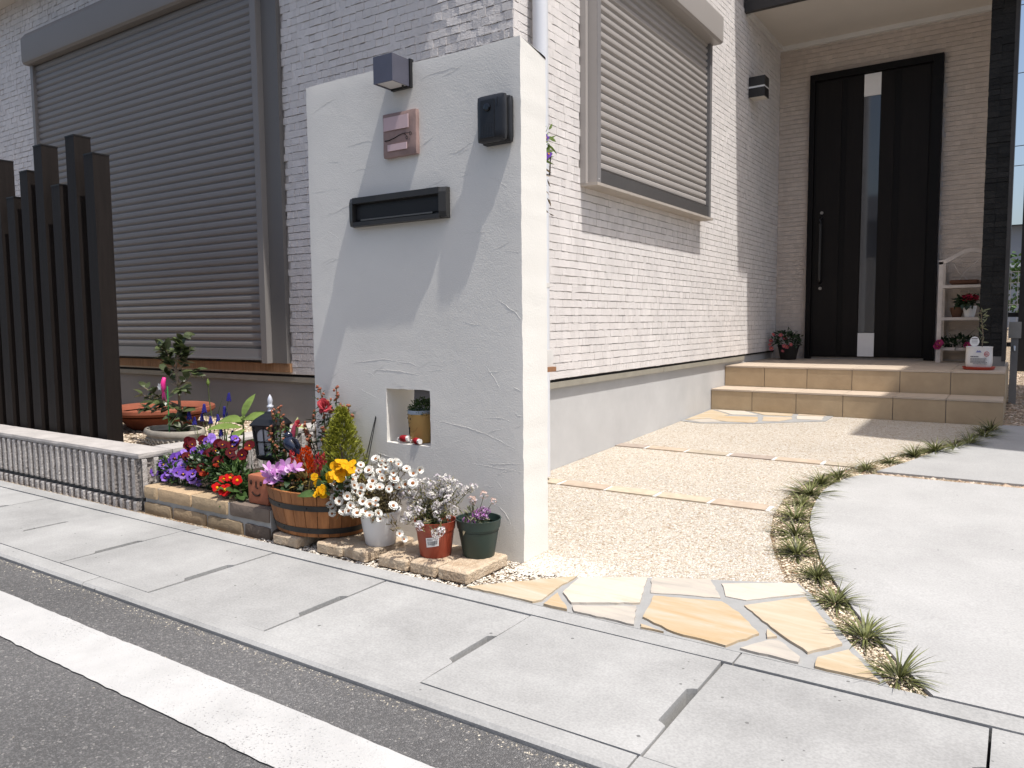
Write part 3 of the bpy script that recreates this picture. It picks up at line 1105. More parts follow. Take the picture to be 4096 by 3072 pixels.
# ---- front door
M_door = mat('door_panel', (0.0085, 0.0068, 0.0062), 0.55, 0.15, 6, 0.15, 40, stretch=(8, 8, 0.6), spec=0.15)
M_dframe = mat('door_frame', (0.004, 0.0032, 0.003), 0.5, 0.1, 8, spec=0.15)
mb = MB()
mb.box(-1.535, -0.66, 6.975, 7.004, 0.425, 2.745)
door = mb.build('front_door', M_door, house)
mb = MB()
mb.box(-1.578, -1.5355, 6.945, 7.0055, 0.408, 2.80)
mb.box(-0.6595, -0.588, 6.945, 7.0055, 0.408, 2.80)
mb.box(-1.535, -0.66, 6.945, 7.0055, 2.7455, 2.80)
mb.build('frame', M_dframe, door)
for a, b in ((-1.515, -1.325), (-1.280, -1.162), (-1.026, -0.925), (-0.868, -0.676)):
    mb = MB()
    mb.box(a, b, 6.966, 6.9752, 0.44, 2.73)
    mb.build('panel', M_door, door)
for x in (-1.302, -0.897):
    mb = MB()
    mb.box(x - 0.019, x + 0.019, 6.9735, 6.9752, 0.44, 2.73)
    mb.build('groove', M_dframe, door)
mb = MB()
mb.box(-1.155, -1.031, 6.970, 6.9752, 0.632, 2.56)
mb.build('glass_pane', mat('door_glass', (0.03, 0.033, 0.04), 0.04, 0.1, 1.0, spec=1.0), door)
for z0, z1 in ((2.562, 2.738), (0.432, 0.628)):
    mb = MB()
    mb.box(-1.156, -1.030, 6.966, 6.9752, z0, z1)
    mb.build('metal_plate', mat('brushed_plate', (0.72, 0.70, 0.68), 0.42, 0.03, 6, spec=0.5), door)
mb = MB()
mb.tube([(-1.463, 6.966, 1.60), (-1.463, 6.925, 1.585), (-1.463, 6.915, 1.55), (-1.463, 6.915, 1.11), (-1.463, 6.925, 1.075), (-1.463, 6.966, 1.06)], 0.011, 8)
mb.build('handle', M_blk, door, autos=40)
for zz in (1.648, 1.01):
    mb = MB()
    mb.tube([(-1.463, 6.967, zz), (-1.463, 6.957, zz)], 0.013, 14)
    mb.build('lock', mat('lock_steel', (0.22, 0.21, 0.20), 0.4, 0.05, 4, metal=1.0), door, autos=40)

# ---- porch steps with tiles
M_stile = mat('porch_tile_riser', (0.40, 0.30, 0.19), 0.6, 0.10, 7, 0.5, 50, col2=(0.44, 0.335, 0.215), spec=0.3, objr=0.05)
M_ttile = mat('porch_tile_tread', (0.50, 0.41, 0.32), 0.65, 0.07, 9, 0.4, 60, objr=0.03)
M_tgr = mat('tile_grout', (0.20, 0.19, 0.18), 0.9, 0.1, 20)
steps = thing('porch_steps', 'two beige tiled steps rising to the porch floor below the front door', 'steps', (-0.95, 5.39, 0.1))
SX0, SX1 = -1.866, -0.083
LV = [(5.389, 0.05, 0.2525), (5.693, 0.25, 0.405)]
mb = MB()
mb.box(SX0, SX1 - 0.006, 5.396, 5.70, 0.02, 0.2415)
mb.box(SX0, SX1 - 0.006, 5.70, 7.0, 0.02, 0.394)
mb.build('core', M_tgr, steps)
jl = [SX0 + 0.001, -1.57, -1.271, -0.973, -0.675, -0.379, SX1]
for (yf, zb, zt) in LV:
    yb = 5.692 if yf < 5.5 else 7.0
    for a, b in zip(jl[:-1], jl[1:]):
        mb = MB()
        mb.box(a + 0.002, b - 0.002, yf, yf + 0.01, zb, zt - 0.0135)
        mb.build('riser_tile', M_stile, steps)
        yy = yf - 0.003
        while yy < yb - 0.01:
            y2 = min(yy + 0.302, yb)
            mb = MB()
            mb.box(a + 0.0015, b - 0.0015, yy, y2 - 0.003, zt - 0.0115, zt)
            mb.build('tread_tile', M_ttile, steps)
            yy = y2
for (ya, yb, zb, zt) in ((5.392, 5.69, 0.05, 0.239), (5.696, 6.0, 0.05, 0.391), (6.003, 6.3, 0.05, 0.391), (6.303, 6.62, 0.05, 0.391), (6.623, 7.0, 0.05, 0.391)):
    mb = MB()
    mb.box(SX1 - 0.0058, SX1 + 0.002, ya, yb, zb, zt)
    mb.build('side_tile', M_stile, steps)

# =================================================================== GATE WALL
gate = thing('gate_wall', 'free-standing cream plastered gate post wall with a square niche', 'wall', (-1.73, 2.03, 0))
GX0, GX1, GY0, GY1, GH = -2.194, -1.268, 1.956, 2.103, 1.595
NX0, NX1, NZ0, NZ1 = -1.834, -1.637, 0.335, 0.523
def axis_pts(a, b, stops, step):
    s = [a] + stops + [b]
    out = [a]
    for p, q in zip(s[:-1], s[1:]):
        n = max(1, round((q - p) / step))
        out += [p + (q - p) * (i + 1) / n for i in range(n)]
    return out
rng = random.Random(9)
gxs = axis_pts(GX0, GX1, [NX0, NX1], 0.024)
gzs = axis_pts(-0.05, GH, [NZ0, NZ1], 0.024)
mb = MB()
ix = {}
vs = []
def gv(i, k, s):
    key = (i, k, s)
    if key not in ix:
        x, z = gxs[i], gzs[k]
        y = GY0 if s == 0 else GY1
        p = V((x, y, z))
        nv = noise.noise_vector(V((x * 26 + s * 9, z * 26, s * 4.0)))
        amp = 0.0028
        e = i in (0, len(gxs) - 1) or k == len(gzs) - 1
        nie = (abs(x - NX0) < 1e-5 or abs(x - NX1) < 1e-5) and NZ0 - 1e-5 < z < NZ1 + 1e-5 or \
              (abs(z - NZ0) < 1e-5 or abs(z - NZ1) < 1e-5) and NX0 - 1e-5 < x < NX1 + 1e-5
        if e or nie:
            p += V((nv.x * amp, 0, nv.z * amp))
        if e:
            p.y += (0.001 if s == 0 else -0.001)
        w = noise.noise(V((x * 3.1, z * 2.3, 7 + s)))
        p.y += w * 0.0022
        p.z += 0.014 * noise.noise(V((x * 1.7, 3.3, 0))) * max(0, z - 1.0) / 0.6
        if i == len(gxs) - 1 and s == 1 and k == len(gzs) - 1:
            p.z -= 0.03
        ix[key] = len(vs)
        vs.append(p)
    return ix[key]
fs = []
def inn(i, k):
    return NX0 - 1e-6 < (gxs[i] + gxs[i + 1]) / 2 < NX1 and NZ0 < (gzs[k] + gzs[k + 1]) / 2 < NZ1
for i in range(len(gxs) - 1):
    for k in range(len(gzs) - 1):
        if inn(i, k):
            continue
        fs.append((gv(i, k, 0), gv(i + 1, k, 0), gv(i + 1, k + 1, 0), gv(i, k + 1, 0)))
        fs.append((gv(i, k, 1), gv(i, k + 1, 1), gv(i + 1, k + 1, 1), gv(i + 1, k, 1)))
        for di, dk, e in ((-1, 0, ((i, k + 1), (i, k))), (1, 0, ((i + 1, k), (i + 1, k + 1))), (0, -1, ((i, k), (i + 1, k))), (0, 1, ((i + 1, k + 1), (i, k + 1)))):
            a, b = i + di, k + dk
            if a < 0 or b < 0 or a >= len(gxs) - 1 or b >= len(gzs) - 1 or inn(a, b):
                (p, q), (r, s_) = e
                fs.append((gv(p, q, 0), gv(p, q, 1), gv(r, s_, 1), gv(r, s_, 0)))
mb.add(vs, fs)
gbody = mb.build('body', M_stucco, gate, autos=22)
# trowel ridges: thin raised arcs left in the plaster
mb = MB()
rng = random.Random(31)
def ridge(pts, h, w):
    vs = []
    n = len(pts)
    for i, (x, z) in enumerate(pts):
        a, b = pts[max(i - 1, 0)], pts[min(i + 1, n - 1)]
        dx, dz = b[0] - a[0], b[1] - a[1]
        l = sqrt(dx * dx + dz * dz) or 1
        nx, nz = -dz / l, dx / l
        f = sin(pi * (i + 0.3) / (n - 0.4)) * rng.uniform(0.5, 1.2)
        y = GY0 + noise.noise(V((x * 3.1, z * 2.3, 7))) * 0.0022
        vs += [(x - nx * w, y + 0.0012, z - nz * w), (x + nx * w * 0.1, y - h * f, z + nz * w * 0.1), (x + nx * w * 0.6, y + 0.0012, z + nz * w * 0.6)]
    fs = []
    for i in range(n - 1):
        for k in (0, 1):
            fs.append((3 * i + k, 3 * i + k + 1, 3 * i + 3 + k + 1, 3 * i + 3 + k))
    mb.add(vs, fs)
def arc(x, z, L, ang, curve, n=26):
    pts = []
    a = ang
    for i in range(n):
        pts.append((x, z))
        x += L / n * cos(a)
        z += L / n * sin(a) + rng.uniform(-0.0017, 0.0017)
        a += curve / n
    return [p for p in pts if GX0 + 0.006 < p[0] < GX1 - 0.006 and 0.02 < p[1] < GH - 0.02 and not (NX0 - 0.006 < p[0] < NX1 + 0.006 and NZ0 - 0.006 < p[1] < NZ1 + 0.006)]
for (x, z, L, a, c) in ((-1.63, 0.425, 0.36, 0.02, -0.45), (-2.17, 1.50, 0.16, 0.5, -0.6), (-2.02, 1.36, 0.2, 0.25, -0.5), (-1.98, 1.27, 0.14, 0.35, -0.4),
                        (-2.03, 0.60, 0.3, 0.3, -0.5), (-1.9, 0.585, 0.24, 0.1, -0.3), (-1.5, 0.30, 0.22, -0.1, 0.1), (-1.42, 0.30, 0.15, 0.05, 0.1),
                        (-2.14, 0.95, 0.16, 0.5, -0.6), (-2.1, 1.13, 0.22, 0.35, -0.3), (-1.66, 1.53, 0.2, 0.3, -0.6), (-1.55, 1.28, 0.12, 0.15, 0.3),
                        (-1.40, 1.20, 0.11, -0.1, -0.9), (-1.42, 0.62, 0.12, -0.6, -0.6), (-1.38, 0.17, 0.1, -0.3, -1.0), (-1.33, 1.28, 0.16, 1.4, -0.2),
                        (-1.36, 0.82, 0.15, -0.4, -0.6), (-1.75, 0.24, 0.13, -0.4, 0.2), (-1.9, 0.30, 0.1, -0.3, 0.4), (-1.52, 1.02, 0.16, 0.3, -0.7)):
    p = arc(x, z, L, a, c)
    if len(p) > 4:
        ridge(p, rng.uniform(0.0005, 0.0009), rng.uniform(0.0008, 0.0013))
for _ in range(70):
    p = arc(rng.uniform(GX0, GX1), rng.uniform(0.05, GH), rng.uniform(0.03, 0.14), rng.uniform(-0.6, 0.9), rng.uniform(-1.2, 0.6), 9)
    if len(p) > 4:
        ridge(p, rng.uniform(0.0003, 0.0006), rng.uniform(0.0006, 0.001))
mb.build('trowel_marks', M_stucco, gate)

# square spot lamp at the top
lamp = thing('gate_lamp', 'square dark grey downlight on the top edge of the gate wall', 'lamp', (-1.732, 1.956, 1.56))
M_lampm = mat('lamp_grey', (0.10, 0.10, 0.13), 0.4, 0.06, 20, 0.1, 400, spec=0.5, metal=0.2)
mb = MB()
x0, x1, y0, y1, z0, z1, tk = -1.774, -1.692, 1.866, 1.945, 1.517, 1.602, 0.0035
mb.box(x0, x1, y0, y0 + tk, z0, z1)
mb.box(x0, x0 + tk, y0 + tk, y1, z0, z1)
mb.box(x1 - tk, x1, y0 + tk, y1, z0, z1)
mb.box(x0 + tk, x1 - tk, y0 + tk, y1, z1 - tk, z1)
mb.build('housing', M_lampm, lamp)
mb = MB()
mb.box(x0 + tk, x1 - tk, y0 + tk, y1, z0 + 0.004, z0 + 0.010)
mb.build('diffuser', mat('lamp_diffuser', (0.62, 0.60, 0.58), 0.5, 0.03, 5), lamp)
mb = MB()
mb.box(x0 + 0.002, x1 + 0.006, y1, 1.962, z0 - 0.003, z1 + 0.002)
mb.build('back_plate', M_blk, lamp)
mb = MB()
mb.tube([(-1.71, 1.935, z0 + 0.0035), (-1.71, 1.935, z0 - 0.001)], 0.004, 8)
mb.build('screw', M_blk, lamp)

# name plate
plate = thing('name_plate', 'pinkish brown ceramic name plate with a twig drawing on the gate wall', 'plate', (-1.734, 1.956, 1.37))
M_pl = mat('plate_clay', (0.29, 0.20, 0.18), 0.7, 0.15, 22, 0.3, 90)
mb = MB()
rough_block(mb, -1.808, -1.660, 1.938, 1.960, 1.297, 1.444, rng, 0.005, 0.0018, 10, 2, 10, 3.3, 30)
mb.build('slab', M_pl, plate, autos=40)
mb = MB()
mb.box(-1.798, -1.690, 1.9335, 1.9362, 1.385, 1.428)
mb.build('lettering_mask', mat('mask_pink', (0.58, 0.43, 0.44), 0.75, 0.02, 4), plate)  # added panels where the lettering is masked out, no real part of the plate
mb = MB()
mb.box(-1.782, -1.698, 1.9335, 1.9362, 1.318, 1.339)
mb.build('lettering_mask', MATS['mask_pink'], plate)
mb = MB()
tw = [(-1.796, 1.354), (-1.775, 1.354), (-1.752, 1.359), (-1.73, 1.366), (-1.712, 1.369), (-1.698, 1.368), (-1.688, 1.3675)]
mb.tube([(x, 1.9362, z) for x, z in tw], [0.0017, 0.0017, 0.0015, 0.0012, 0.001, 0.001, 0.0008], 5)
mb.tube([(-1.712, 1.9362, 1.369), (-1.702, 1.9362, 1.362), (-1.699, 1.9362, 1.356)], 0.0009, 5)
for cx, cz, r in ((-1.683, 1.3645, 0.0058), (-1.6985, 1.3535, 0.0052)):
    mb.tube([(cx + r * 0.75 * cos(t), 1.9362, cz + r * sin(t)) for t in [2 * pi * i / 10 for i in range(11)]], 0.0008, 4)
mb.build('twig', mat('ink', (0.01, 0.01, 0.01), 0.6), plate)

# intercom
ic = thing('intercom', 'black video intercom with speaker grille on the gate wall', 'intercom', (-1.347, 1.956, 1.36))
M_ic = mat('intercom_body', (0.02, 0.02, 0.022), 0.35, 0.05, 9, 0.1, 300, spec=0.5)
mb = MB()
rough_block(mb, -1.398, -1.289, 1.934, 1.9575, 1.284, 1.424, rng, 0.007, 0.0, 8, 3, 8)
mb.build('back_box', M_blk, ic, autos=40)
mb = MB()
rough_block(mb, -1.401, -1.296, 1.915, 1.9338, 1.289, 1.427, rng, 0.006, 0.0, 8, 3, 8)
mb.build('front_cover', M_ic, ic, autos=40)
mb = MB()
mb.box(-1.384, -1.334, 1.9135, 1.9155, 1.302, 1.412)
pn = mb.build('panel', M_blk, ic)
mb = MB()
mb.lathe((0, 0, 0), [(0.012, 0), (0.012, 0.003), (0.008, 0.0045)], 16, cap1=True)
put('camera_lens', mb.data('camera_lens', [mat('lens', (0.005, 0.005, 0.006), 0.1, spec=0.6)]), ic, (-1.359, 1.9134, 1.39), (0, -1, 0))
for i in range(7):
    mb = MB()
    mb.box(-1.378 + i * 0.006, -1.3755 + i * 0.006, 1.9128, 1.9134, 1.308, 1.342)
    mb.build('grille_slot', M_ic, ic)
mb = MB()
mb.box(-1.324, -1.322, 1.914, 1.9152, 1.39, 1.415)
mb.build('indicator', M_blk, ic)

# letter slot
ls = thing('letter_slot', 'long black letter slot with a recessed flap in the gate wall', 'mailbox', (-1.755, 1.956, 1.13))
mb = MB()
X0, X1, Z0, Z1 = -1.968, -1.539, 1.083, 1.180
prof = [(0.0, Z0), (0.026, Z0 + 0.003), (0.031, Z0 + 0.02), (0.031, Z1 - 0.015), (0.024, Z1), (0.0, Z1)]
for a, b in ((X0, X0 + 0.022), (X1 - 0.024, X1)):
    k = len(prof)
    vs = [(x, 1.9575 - d * (0.75 if (x == X0 or x == X1) else 1), z) for x in (a, b) for d, z in prof]
    mb.add(vs, [tuple(range(k)), tuple(range(2 * k - 1, k - 1, -1))] + [(i, k + i, k + (i + 1) % k, (i + 1) % k) for i in range(k)])
mb.box(X0 + 0.022, X1 - 0.024, 1.927, 1.957, Z1 - 0.02, Z1)
mb.box(X0 + 0.022, X1 - 0.024, 1.927, 1.957, Z0, Z0 + 0.014)
mb.build('frame', mat('slot_frame', (0.03, 0.029, 0.028), 0.45, 0.05, 9, 0.1, 300, spec=0.45), ls)
mb = MB()
mb.box(X0 + 0.0222, X1 - 0.0242, 1.946, 1.957, Z0 + 0.0142, Z1 - 0.0202)
mb.build('flap', M_blk, ls)
mb = MB()
mb.box(X0 + 0.03, X1 - 0.032, 1.941, 1.9458, Z0 + 0.024, Z1 - 0.032)
mb.build('flap_panel', mat('slot_flap', (0.014, 0.0135, 0.013), 0.5, 0.1, 9, spec=0.4), ls)
mb = MB()
mb.box(X0 + 0.05, X1 - 0.06, 1.9385, 1.9408, Z0 + 0.0185, Z0 + 0.0235)
mb.build('flap_lip', mat('slot_lip', (0.16, 0.155, 0.14), 0.4, 0.05, 9), ls)

# =================================================================== RIBBED BLOCK WALL, FENCE
bw = thing('block_wall', 'low grey ribbed concrete block wall around the raised gravel bed', 'wall', (-3.9, 1.76, 0))
M_blkc = mat('split_block', (0.40, 0.375, 0.355), 0.95, 0.16, 14, 0.9, 110, bd=0.006)
M_blkr = mat('split_recess', (0.235, 0.205, 0.185), 0.95, 0.45, 120, 1.0, 180, col2=(0.40, 0.36, 0.33), bd=0.006)
M_blks = mat('block_top', (0.40, 0.375, 0.355), 0.95, 0.14, 14, 0.7, 150)
BX, BY, BZ = -2.932, 1.686, 0.236
def rib_depth(u, z, sd):
    t = (u / 0.0515) % 1.0
    if t < 0.42:
        return 0.014 + 0.001 * noise.noise(V((u * 90, z * 90, sd)))
    e = min((t - 0.42) / 0.08, (1 - t) / 0.08, 1.0)
    return 0.014 - e * (0.0115 - 0.009 * noise.noise(V((u * 75, z * 95, sd))) - 0.004 * noise.noise(V((u * 230, z * 230, sd))))
def ribbed(mb, axis, fixed, sgn, u0, u1, z0, z1, sd, du=0.0043, dz=0.0085):
    nu, nz = int((u1 - u0) / du), max(2, int((z1 - z0) / dz))
    vs = []
    for i in range(nu + 1):
        for k in range(nz + 1):
            u, z = u0 + (u1 - u0) * i / nu, z0 + (z1 - z0) * k / nz
            d = rib_depth(u, z, sd) * (0.75 if k in (0, nz) else 1)
            q = fixed + sgn * d
            vs.append((u, q, z) if axis == 'x' else (q, u, z))
    fs = [(i * (nz + 1) + k, (i + 1) * (nz + 1) + k, (i + 1) * (nz + 1) + k + 1, i * (nz + 1) + k + 1) for i in range(nu) for k in range(nz)]
    for i in range(nu):
        t = ((u0 + (u1 - u0) * (i + 0.5) / nu) / 0.0515) % 1.0
        mb.m = 0 if t < 0.45 else 1
        b = i * (nz + 1)
        if axis == 'x' or axis == 'y':
            base = len(mb.v)
            mb.add([vs[b + k] for k in range(nz + 1)] + [vs[b + nz + 1 + k] for k in range(nz + 1)], [(k, nz + 1 + k, nz + 2 + k, k + 1) for k in range(nz)])
    mb.m = 0
for nm, z0, z1, sd in (('upper_course', 0.052, BZ - 0.024, 1.0), ('lower_course', -0.1, 0.037, 5.0)):
    mb = MB()
    ribbed(mb, 'x', BY + 0.014, -1, -5.0, BX - 0.012, z0, z1, sd)
    ribbed(mb, 'y', BX - 0.014, 1, BY + 0.014, 2.79, z0, z1, sd + 2, dz=0.012)
    mb.box(-7.5, BX - 0.0165, BY + 0.0165, 1.833, z0, z1)
    mb.box(-3.08, BX - 0.0165, 1.833, 2.81, z0, z1)
    mb.box(-7.5, -5.0, BY, BY + 0.012, z0, z1)
    mb.build(nm, [M_blkc, M_blkr], bw)
mb = MB()
mb.box(-7.5, BX - 0.014, BY + 0.014, 1.83, 0.0, 0.0525)
mb.build('mortar_joint', mat('dark_mortar', (0.07, 0.07, 0.07), 0.9, 0.1, 20), bw)
mb = MB()
rough_block(mb, -7.5, BX, BY, 1.835, BZ - 0.024, BZ, random, 0.004, 0.0012, 90, 3, 2, 2.0, 60)
rough_block(mb, -3.082, BX, 1.8352, 2.81, BZ - 0.024, BZ, random, 0.004, 0.0012, 3, 24, 2, 7.0, 60)
mb.build('top_band', M_blks, bw)

# raised bed fill and lower bed soil
mb = MB()
mb.add([(-7.5, 1.834, 0.195), (-3.081, 1.834, 0.195), (-3.081, 2.812, 0.20), (-7.5, 2.812, 0.20)], [(0, 1, 2, 3)])
struct('raised_bed', mb, M_soil)
rng = random.Random(77)
sp = [(rng.uniform(-4.6, -3.09), rng.uniform(1.85, 2.8), 0.197) for _ in range(2600)]
tag(pebbles('bed_gravel', mat('bed_gravel', (0.55, 0.46, 0.36), 0.85, 0.15, 30, island=0.35), sp, rng, 0.006, 0.012),
    'cream gravel covering the raised bed behind the ribbed block wall', 'gravel', kind='stuff')
mb = MB()
mb.prism([(-2.93, 1.79), (-2.15, 1.79), (-2.15, 1.955), (-2.2, 1.955), (-2.2, 2.81), (-2.93, 2.81)], -0.01, 0.085)
struct('planting_bed', mb, M_dirt)

# ---- louvre fence of staggered dark posts
fen = thing('post_fence', 'dark brown fence of staggered upright posts behind the ribbed block wall', 'fence', (-4.1, 1.9, 0.2))
M_post = mat('post_wood', (0.0125, 0.0092, 0.008), 0.6, 0.25, 5, 0.25, 30, stretch=(10, 10, 0.8), spec=0.2)
M_cap = mat('post_cap', (0.012, 0.011, 0.011), 0.5, 0.1, 9)
hs = [1.517, 1.617, 1.41, 1.614, 1.51, 1.397, 1.60, 1.46, 1.58, 1.49, 1.61]
for i, h in enumerate(hs):
    xr = -3.488 - i * 0.1525
    mb = MB()
    mb.box(xr - 0.078, xr, 1.862, 1.938, 0.15, h)
    p = mb.build('post', M_post, fen)
    mb = MB()
    mb.box(xr - 0.0795, xr + 0.0015, 1.8605, 1.9395, h, h + 0.006)
    mb.build('cap', M_cap, p)
for z in (0.42, 1.22):
    mb = MB()
    mb.box(-5.1, -3.56, 1.9385, 1.965, z, z + 0.045)
    mb.build('rail', M_post, fen)

# =================================================================== BRICK EDGING
be = thing('brick_edging', 'two course buff brick edging holding the bed of pansies', 'edging', (-2.54, 1.74, 0))
rng = random.Random(14)
cols = [(0.40, 0.30, 0.19), (0.43, 0.31, 0.19), (0.38, 0.285, 0.18), (0.16, 0.125, 0.10)]
mb = MB()
mb.box(-2.925, -2.155, 1.705, 1.792, -0.02, 0.101)
mb.build('mortar', mat('edging_mortar', (0.34, 0.335, 0.32), 0.9, 0.1, 30, 0.5, 120), be)
for z0, z1, edges in ((-0.012, 0.042, [-2.93, -2.735, -2.515, -2.30, -2.148]), (0.054, 0.108, [-2.93, -2.83, -2.605, -2.385, -2.150])):
    for i, (a, b) in enumerate(zip(edges[:-1], edges[1:])):
        mb = MB()
        rough_block(mb, a + 0.005, b - 0.005, 1.694 + rng.uniform(-0.003, 0.003), 1.797, z0, z1, rng, 0.007, 0.0022, 10, 5, 3, rng.uniform(0, 50), 40)
        c = cols[i]
        if z0 < 0:
            c = sc(cols[min(i, 3)], 0.72)
        mb.build('brick', mat('edging_brick_%d_%d' % (i, z0 > 0), c, 0.9, 0.16, 18, 0.7, 90, bd=0.004), be, autos=35)

# smiling terracotta brick
fb = thing('face_brick', 'small terracotta brick with a carved smiling face on the dark end brick', 'brick ornament', (-2.245, 1.75, 0.108))
M_terr = mat('terracotta_brick', (0.33, 0.115, 0.062), 0.85, 0.12, 20, 0.5, 120)
mb = MB()
rough_block(mb, -2.300, -2.188, 1.722, 1.785, 0.1085, 0.214, rng, 0.005, 0.0012, 10, 5, 10, 4.0, 50)
mb.build('brick_body', M_terr, fb, autos=35)
M_carve = mat('carved_dark', (0.03, 0.012, 0.008), 0.9)
def face_tube(name, pts, r, y=1.7213):
    mb = MB()
    mb.tube([(x, y, z) for x, z in pts], r, 6)
    mb.build(name, M_carve, fb)
for x in (-2.277, -2.222):
    mb = MB()
    mb.blob((x, 1.7215, 0.187), 0.0062, 1.5, 8, 4)
    o = mb.build('eye', M_carve, fb)
face_tube('nose', [(-2.250, 0.192), (-2.249, 0.169), (-2.239, 0.168)], 0.0032)
face_tube('mouth', [(-2.272, 0.152), (-2.265, 0.145), (-2.252, 0.140), (-2.238, 0.142), (-2.228, 0.149)], 0.0034)

# =================================================================== LOOSE BRICKS
M_loose = mat('loose_brick', (0.47, 0.345, 0.23), 0.92, 0.16, 26, 1.0, 130, col2=(0.56, 0.46, 0.34), bd=0.006)
LB = [(-2.110, -1.985, 1.672, 1.88, 0.0, 'left of the two loose bricks carrying the wooden tub'),
      (-1.905, -1.792, 1.682, 1.89, 0.01, 'right of the two loose bricks carrying the wooden tub'),
      (-1.786, -1.672, 1.688, 1.90, -0.10, 'tan loose brick under the white pot of daisies'),
      (-1.633, -1.520, 1.686, 1.90, 0.03, 'empty tan loose brick between the white and red pots'),
      (-1.508, -1.408, 1.692, 1.90, -0.02, 'tan loose brick under the red-brown pot'),
      (-1.402, -1.292, 1.694, 1.905, 0.0, 'tan loose brick under the dark green pot nearest the gate wall corner')]
for i, (a, b, c, d, r, lab) in enumerate(LB):
    mb = MB()
    rough_block(mb, a, b, c, d, 0.0, 0.037, rng, 0.005, 0.0016, 18, 32, 7, i * 3.7, 150)
    cx, cy = (a + b) / 2, (c + d) / 2
    o = mb.build('loose_brick', M_loose, None, at=(cx, cy, 0), autos=12)
    o.rotation_euler.z = r
    tag(o, lab, 'brick', 'loose bricks carrying the pots')

# =================================================================== plant helpers
G1 = mat('leaf_green', (0.055, 0.10, 0.028), 0.5, 0.3, 30, island=0.35, trans=0.25)
G2 = mat('leaf_dark', (0.022, 0.045, 0.016), 0.4, 0.3, 30, island=0.4, trans=0.12, spec=0.5)
G3 = mat('leaf_light', (0.17, 0.24, 0.06), 0.45, 0.2, 20, island=0.25, trans=0.3)
G4 = mat('leaf_lemon', (0.24, 0.25, 0.03), 0.6, 0.3, 30, island=0.4, trans=0.25)
G5 = mat('leaf_grass', (0.14, 0.15, 0.055), 0.5, 0.3, 40, island=0.65, trans=0.2)
G6 = mat('leaf_dry', (0.17, 0.115, 0.045), 0.8, 0.3, 30, island=0.45, trans=0.15)
G7 = mat('leaf_grey', (0.21, 0.22, 0.13), 0.7, 0.25, 30, island=0.3, trans=0.2)
BRK = mat('bark', (0.20, 0.155, 0.11), 0.9, 0.25, 40, 0.6, 150)
STM = mat('stem_green', (0.08, 0.10, 0.035), 0.6, 0.2, 30)
def fm(n, c, r=0.55, t=0.32, isl=0.14):
    return mat(n, c, max(r, 0.65), 0.12, 40, island=isl, trans=t, spec=0.12)
F_purp = fm('petal_purple', (0.17, 0.07, 0.42))
F_lil = fm('petal_lilac', (0.33, 0.20, 0.62))
F_dred = fm('petal_dark_red', (0.085, 0.006, 0.010))
F_ored = fm('petal_orange_red', (0.33, 0.030, 0.010))
F_red = fm('petal_red', (0.48, 0.006, 0.008))
F_yel = fm('petal_yellow', (0.75, 0.40, 0.010))
F_eye = fm('petal_eye', (0.8, 0.42, 0.01))
F_drk = fm('petal_blotch', (0.02, 0.003, 0.02))
F_wht = fm('petal_white', (0.74, 0.73, 0.68), 0.6, 0.15, 0.06)
F_brn = mat('flower_disc', (0.22, 0.075, 0.02), 0.8, 0.25, 200, 0.6, 500, island=0.3)
F_pink = fm('petal_pink', (0.42, 0.10, 0.13))
F_mag = fm('petal_mauve', (0.50, 0.22, 0.52))
F_mag2 = fm('petal_mauve_pale', (0.66, 0.45, 0.66))
F_or = fm('plume_orange', (0.60, 0.07, 0.008))
F_rose = fm('plume_rose', (0.48, 0.05, 0.06))
F_blue = fm('bell_blue', (0.05, 0.045, 0.28))
F_bud = fm('bud_pink', (0.42, 0.16, 0.10))
F_alw = fm('alyssum_white', (0.66, 0.635, 0.59), 0.7, 0.15, 0.15)
F_allil = fm('alyssum_lilac', (0.58, 0.53, 0.57), 0.7, 0.15, 0.15)

def petal(mb, ang, r0, r1, w, cup=0.2, tip=0.0, z=0.0):
    """rounded petal lying in the xy plane, pointing along ang"""
    d = V((cos(ang), sin(ang), 0))
    s = V((-sin(ang), cos(ang), 0))
    pts = [d * r0]
    prof = [(0.25, 0.72), (0.6, 1.0), (0.88, 0.72)]
    L = r1 - r0
    vs = [d * r0 + V((0, 0, z))]
    for t, ww in prof:
        c = d * (r0 + L * t) + V((0, 0, z + cup * L * t * t))
        vs += [c + s * w * ww / 2 + V((0, 0, 0.10 * w)), c - s * w * ww / 2 + V((0, 0, 0.10 * w))]
    vs.append(d * (r0 + L) + V((0, 0, z + cup * L + tip)))
    mb.add(vs, [(0, 2, 1), (1, 2, 4, 3), (3, 4, 6, 5), (5, 6, 7)])

